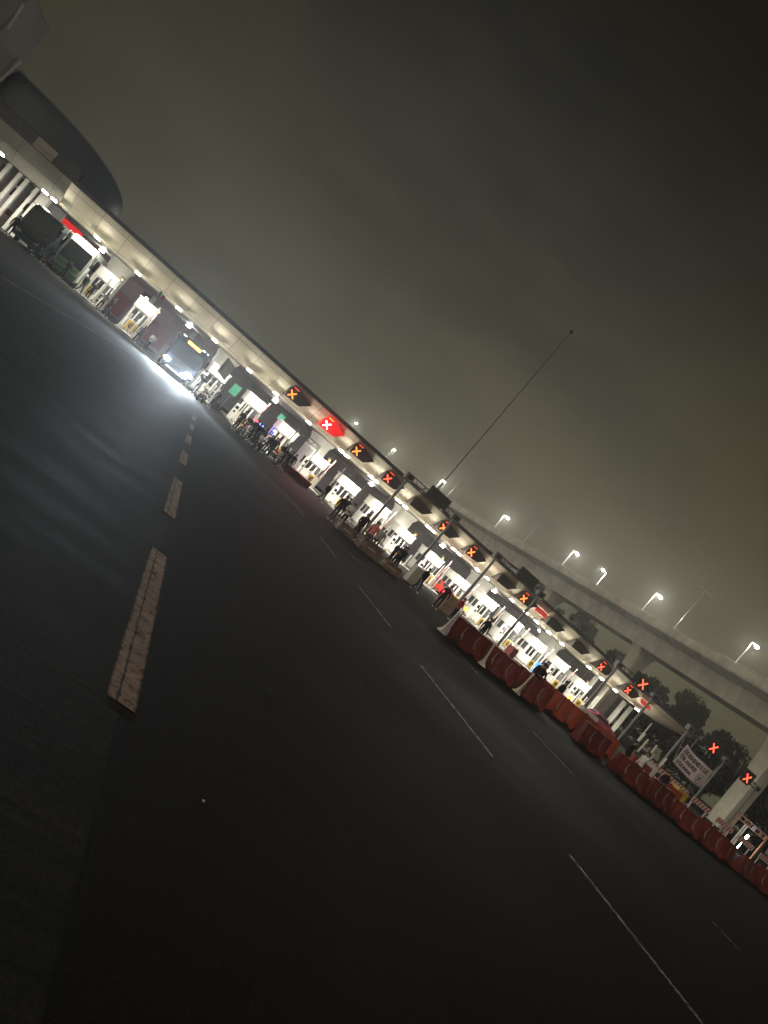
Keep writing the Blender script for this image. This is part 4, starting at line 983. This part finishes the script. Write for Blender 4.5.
for i, (x, y, a) in enumerate(LY):
    lab = f'lit street lamp on the overpass edge, {ORD[i]} from the right'
    o = LM if first else dup(LM, (0, 0, 0), 0, lab); first = False
    o.location = (x, y, 18.76); o.rotation_euler = (0, 0, R(a)); o['label'] = lab
    lamp('street_bulb', (1.2, 0, 4.4), 6500, (1, .95, .8), parent=o, rad=.2)
LS = make_lamp(True, 6.6); LS.location = (99.2, 136, 18.76); LS['label'] = 'small lit lamp on the far side of the overpass, between two nearer lamps'; LS.rotation_euler = (0, 0, math.pi)
lamp('street_bulb', (1.2, 0, 6.0), 4500, (1, .95, .8), parent=LS, rad=.2)
LD = make_lamp(False, 9.6, True); LD.location = (90, 99.5, 18.76); LD['label'] = 'tallest unlit street lamp on the overpass with a dark twin head'
dup(LD, (99.4, 172, 18.76), 0, 'unlit twin headed lamp far along the overpass, left of the lit lamps'); dup(LD, (88.3, 204, 18.76), R(20), 'farthest unlit twin headed lamp on the overpass')
m = MB(); m.box((0, 0, .5), (.5, .3, .4), bevel=.04); m.cyl((0, .05, 0), (0, .05, .4), .06); o = tag(m.build('ground_floodlight', 'grey_steel', loc=(84.5, 68.5, 0)), 'low floodlight at the foot of the nearest overpass column', 'floodlight')
m = MB(); m.box((.26, .06, .52), (.03, .24, .3)); m.build('lens', 'lamp_lens', o)
lamp('floodlight_bulb', (.5, .3, .6), 700, (1, .98, .78), 'SPOT', .15, o, (R(112), 0, R(-60)), R(120), .8)
# tall thin mast
m = MB(); m.cyl((0, 0, 0), (0, 0, 45.3), .14, .06, n=10); ms = m.build('mast', 'dark_steel', None, 'yes', (45.6, 110, 0)); tag(ms, 'very tall thin dark mast rising behind the canopy into the sky', 'mast')
m = MB(); m.box((0, 0, 44.8), (.5, .3, .5)); m.build('mast_head', 'dark_steel', ms)

# ------------------------------------------------------------------ trees
def make_tree(seed, H=14.5):
    rnd = random.Random(seed); r = empty('tree', (0, 0, 0), 0, '', 'tree', 'dark trees beyond the overpass')
    m = MB(); m.cyl((0, 0, 0), (.15, .1, H*.5), .32, .2, n=9)
    for k in range(6):
        a = k*1.05+rnd.random(); m.cyl((.1, .1, H*(.25+.05*k)), (math.cos(a)*2.6, math.sin(a)*2.6, H*(.42+.07*k)), .13, .04, n=6)
    m.build('trunk', 'bark', r)
    m = MB(); cl = []
    for k in range(34):
        z = rnd.uniform(.18, .95); w = 3.6*math.sin(math.pi*min(1, z*1.02))**.6+.4; a = rnd.uniform(0, 6.28); q = w*math.sqrt(rnd.random())
        cl.append((q*math.cos(a), q*math.sin(a), z*H, rnd.uniform(.7, 1.5)))
    for cx, cy, cz, cr in cl:
        for _ in range(95):
            d = Vector((rnd.gauss(0, 1), rnd.gauss(0, 1), rnd.gauss(0, .8))).normalized()*cr*rnd.random()**.4
            c = Vector((cx, cy, cz))+d; u = Vector((rnd.gauss(0, 1), rnd.gauss(0, 1), rnd.gauss(0, 1))).normalized(); v = u.orthogonal().normalized(); s = rnd.uniform(.12, .27)
            m.bm.faces.new([m.bm.verts.new(c+u*s*1.5*a_+v*s*b_) for a_, b_ in ((-1, 0), (0, -1), (1, 0), (0, 1))])
    m.build('crown', 'leaf', r)
    return r
TP = [make_tree(s) for s in (1, 2, 3)]
TR = [(103.5, 165, 1.12), (104, 158, 1.1), (107, 151, 1.05), (109, 144, 1.1), (107, 138, 1.0), (112, 132, 1.05), (111, 126, .95), (113, 120, 1.02), (112, 115, .95), (114, 110, 1.04), (112, 105, 1.0), (115, 100, 1.0), (113, 95, .92), (116, 90, .95), (114, 85, .85), (112, 80, .8), (116, 76, .85)]
for i, (x, y, s) in enumerate(TR):
    lab = f'dark leafy tree beyond the overpass, {ORD[i]} from the left of the row'
    t = TP[i] if i < 3 else dup(TP[i % 3], (0, 0, 0), 0, lab)
    t.location = (x, y, 0); t.rotation_euler = (0, 0, i*2.1); t.scale = (s, s, s*random.uniform(.92, 1.08)); t['label'] = lab

for i, (x, y, s) in enumerate([(106, 155, .95), (110, 141, .9), (112, 129, .9), (115, 118, .85), (117, 108, .9), (118, 99, .85), (118, 92, .8), (117, 83, .75), (119, 73, .8)]):
    t = dup(TP[(i+1) % 3], (x, y, 0), i*1.3, f'lower dark tree filling the second row beyond the overpass, {ORD[i]} from the left'); t.scale = (s*1.25, s*1.25, s*.85)

# ------------------------------------------------------------------ sky
w = bpy.data.worlds.new('World'); scene.world = w; w.use_nodes = True; nt = w.node_tree; N = nt.nodes.new; L = nt.links.new
bg = nt.nodes['Background']; bg.inputs['Strength'].default_value = 1
tc = N('ShaderNodeTexCoord'); sp = N('ShaderNodeSeparateXYZ'); L(tc.outputs['Generated'], sp.inputs[0])
el = N('ShaderNodeValToRGB'); cr = el.color_ramp
cr.elements[0].position = 0; cr.elements[0].color = (.104, .095, .055, 1); cr.elements[1].position = 1; cr.elements[1].color = (.006, .006, .004, 1)
for p, c in ((.1, (.09, .081, .045)), (.3, (.052, .0455, .024)), (.5, (.021, .0185, .0105)), (.68, (.009, .008, .0045))):
    e = cr.elements.new(p); e.color = (*c, 1)
L(sp.outputs['Z'], el.inputs['Fac'])
def dotdir(v):
    d = N('ShaderNodeVectorMath'); d.operation = 'DOT_PRODUCT'; d.inputs[1].default_value = Vector(v).normalized(); L(tc.outputs['Generated'], d.inputs[0]); return d.outputs['Value']
def mrange(src, a, b, c, d):
    r = N('ShaderNodeMapRange'); r.interpolation_type = 'SMOOTHSTEP'
    for n_, v in zip(('From Min', 'From Max', 'To Min', 'To Max'), (a, b, c, d)): r.inputs[n_].default_value = v
    L(src, r.inputs['Value']); return r.outputs[0]
def mul(a, b):
    x = N('ShaderNodeMix'); x.data_type = 'RGBA'; x.blend_type = 'MULTIPLY'; x.inputs['Factor'].default_value = 1; L(a, x.inputs['A']); L(b, x.inputs['B']); return x.outputs['Result']
def add(a, b):
    x = N('ShaderNodeMix'); x.data_type = 'RGBA'; x.blend_type = 'ADD'; x.inputs['Factor'].default_value = 1; L(a, x.inputs['A']); L(b, x.inputs['B']); return x.outputs['Result']
def rgb(c):
    x = N('ShaderNodeRGB'); x.outputs[0].default_value = (*c, 1); return x.outputs[0]
az = mrange(dotdir((.85, .52, 0)), -.15, .85, .3, 1.02)             # city glow is stronger towards the right
mp = N('ShaderNodeMapping'); mp.inputs['Scale'].default_value = (1, 1, 2.6); L(tc.outputs['Generated'], mp.inputs['Vector'])
cn = N('ShaderNodeTexNoise'); cn.inputs['Scale'].default_value = 3.4; cn.inputs['Detail'].default_value = 5; cn.inputs['Roughness'].default_value = .56; cn.inputs['Distortion'].default_value = .15; L(mp.outputs['Vector'], cn.inputs['Vector'])
cl = mrange(cn.outputs['Fac'], .32, .68, .8, 1.12)                 # low cloud, faintly lit from below
sky = mul(mul(el.outputs['Color'], az), cl)
back = mrange(dotdir((-.9, -.42, .14)), .35, .95, 0, 1)          # added fill glow behind the camera, brightens barrier fronts and overpass
sky = add(sky, mul(rgb((.95, .82, .64)), back))
ns = N('ShaderNodeTexSky'); ns.sky_type = 'NISHITA'; ns.sun_disc = False; ns.sun_elevation = R(-8); ns.sun_rotation = R(200)
cool = mrange(dotdir((.2, .95, .12)), .82, .99, 0, 1)
sky = add(sky, mul(rgb((.003, .005, .01)), cool))          # low cloud over the plaza takes a colder tint from its lamps
sky = add(sky, mul(ns.outputs['Color'], rgb((.05, .05, .05))))
L(sky, bg.inputs['Color'])

hz = MB(); hz.box((0, 50, 24), (1500, 1600, 50)); h = hz.build('haze', 'black'); h.data.materials.clear()
hm = bpy.data.materials.new('haze_air'); hm.use_nodes = True; hn = hm.node_tree; hn.nodes.remove(hn.nodes['Principled BSDF'])
pv = hn.nodes.new('ShaderNodeVolumePrincipled'); pv.inputs['Density'].default_value = HAZE; pv.inputs['Color'].default_value = (.85, .86, .84, 1); pv.inputs['Anisotropy'].default_value = .72
hn.links.new(pv.outputs[0], hn.nodes['Material Output'].inputs['Volume']); h.data.materials.append(hm); tag(h, kind='stuff')
h['label'] = 'thin pale night haze over the whole plaza'

# ------------------------------------------------------------------ camera
th, yaw, pit, f, CH = R(40.3), R(20.5), math.atan(12/750), 750, 1.7
F = Vector((math.sin(yaw)*math.cos(pit), math.cos(yaw)*math.cos(pit), math.sin(pit)))
R0 = Vector((math.cos(yaw), -math.sin(yaw), 0)); U0 = R0.cross(F)
Ir = math.cos(th)*R0+math.sin(th)*U0; Iu = -math.sin(th)*R0+math.cos(th)*U0
cd = bpy.data.cameras.new('camera'); cam = bpy.data.objects.new('camera', cd); COL.objects.link(cam)
M = Matrix((Ir, Iu, -F)).transposed().to_4x4(); M.translation = (0, 0, CH); cam.matrix_world = M
cd.sensor_fit = 'VERTICAL'; cd.sensor_height = 36; cd.lens = f/1024*36; cd.clip_end = 5000; cd.clip_start = .05
scene.camera = cam
scene.view_settings.view_transform = 'Standard'; scene.view_settings.look = 'None'; scene.view_settings.exposure = 0; scene.view_settings.gamma = 1
scene.view_settings.use_curve_mapping = False
scene.cycles.use_denoising = True; scene.cycles.sample_clamp_indirect = 4
scene.cycles.use_light_tree = True
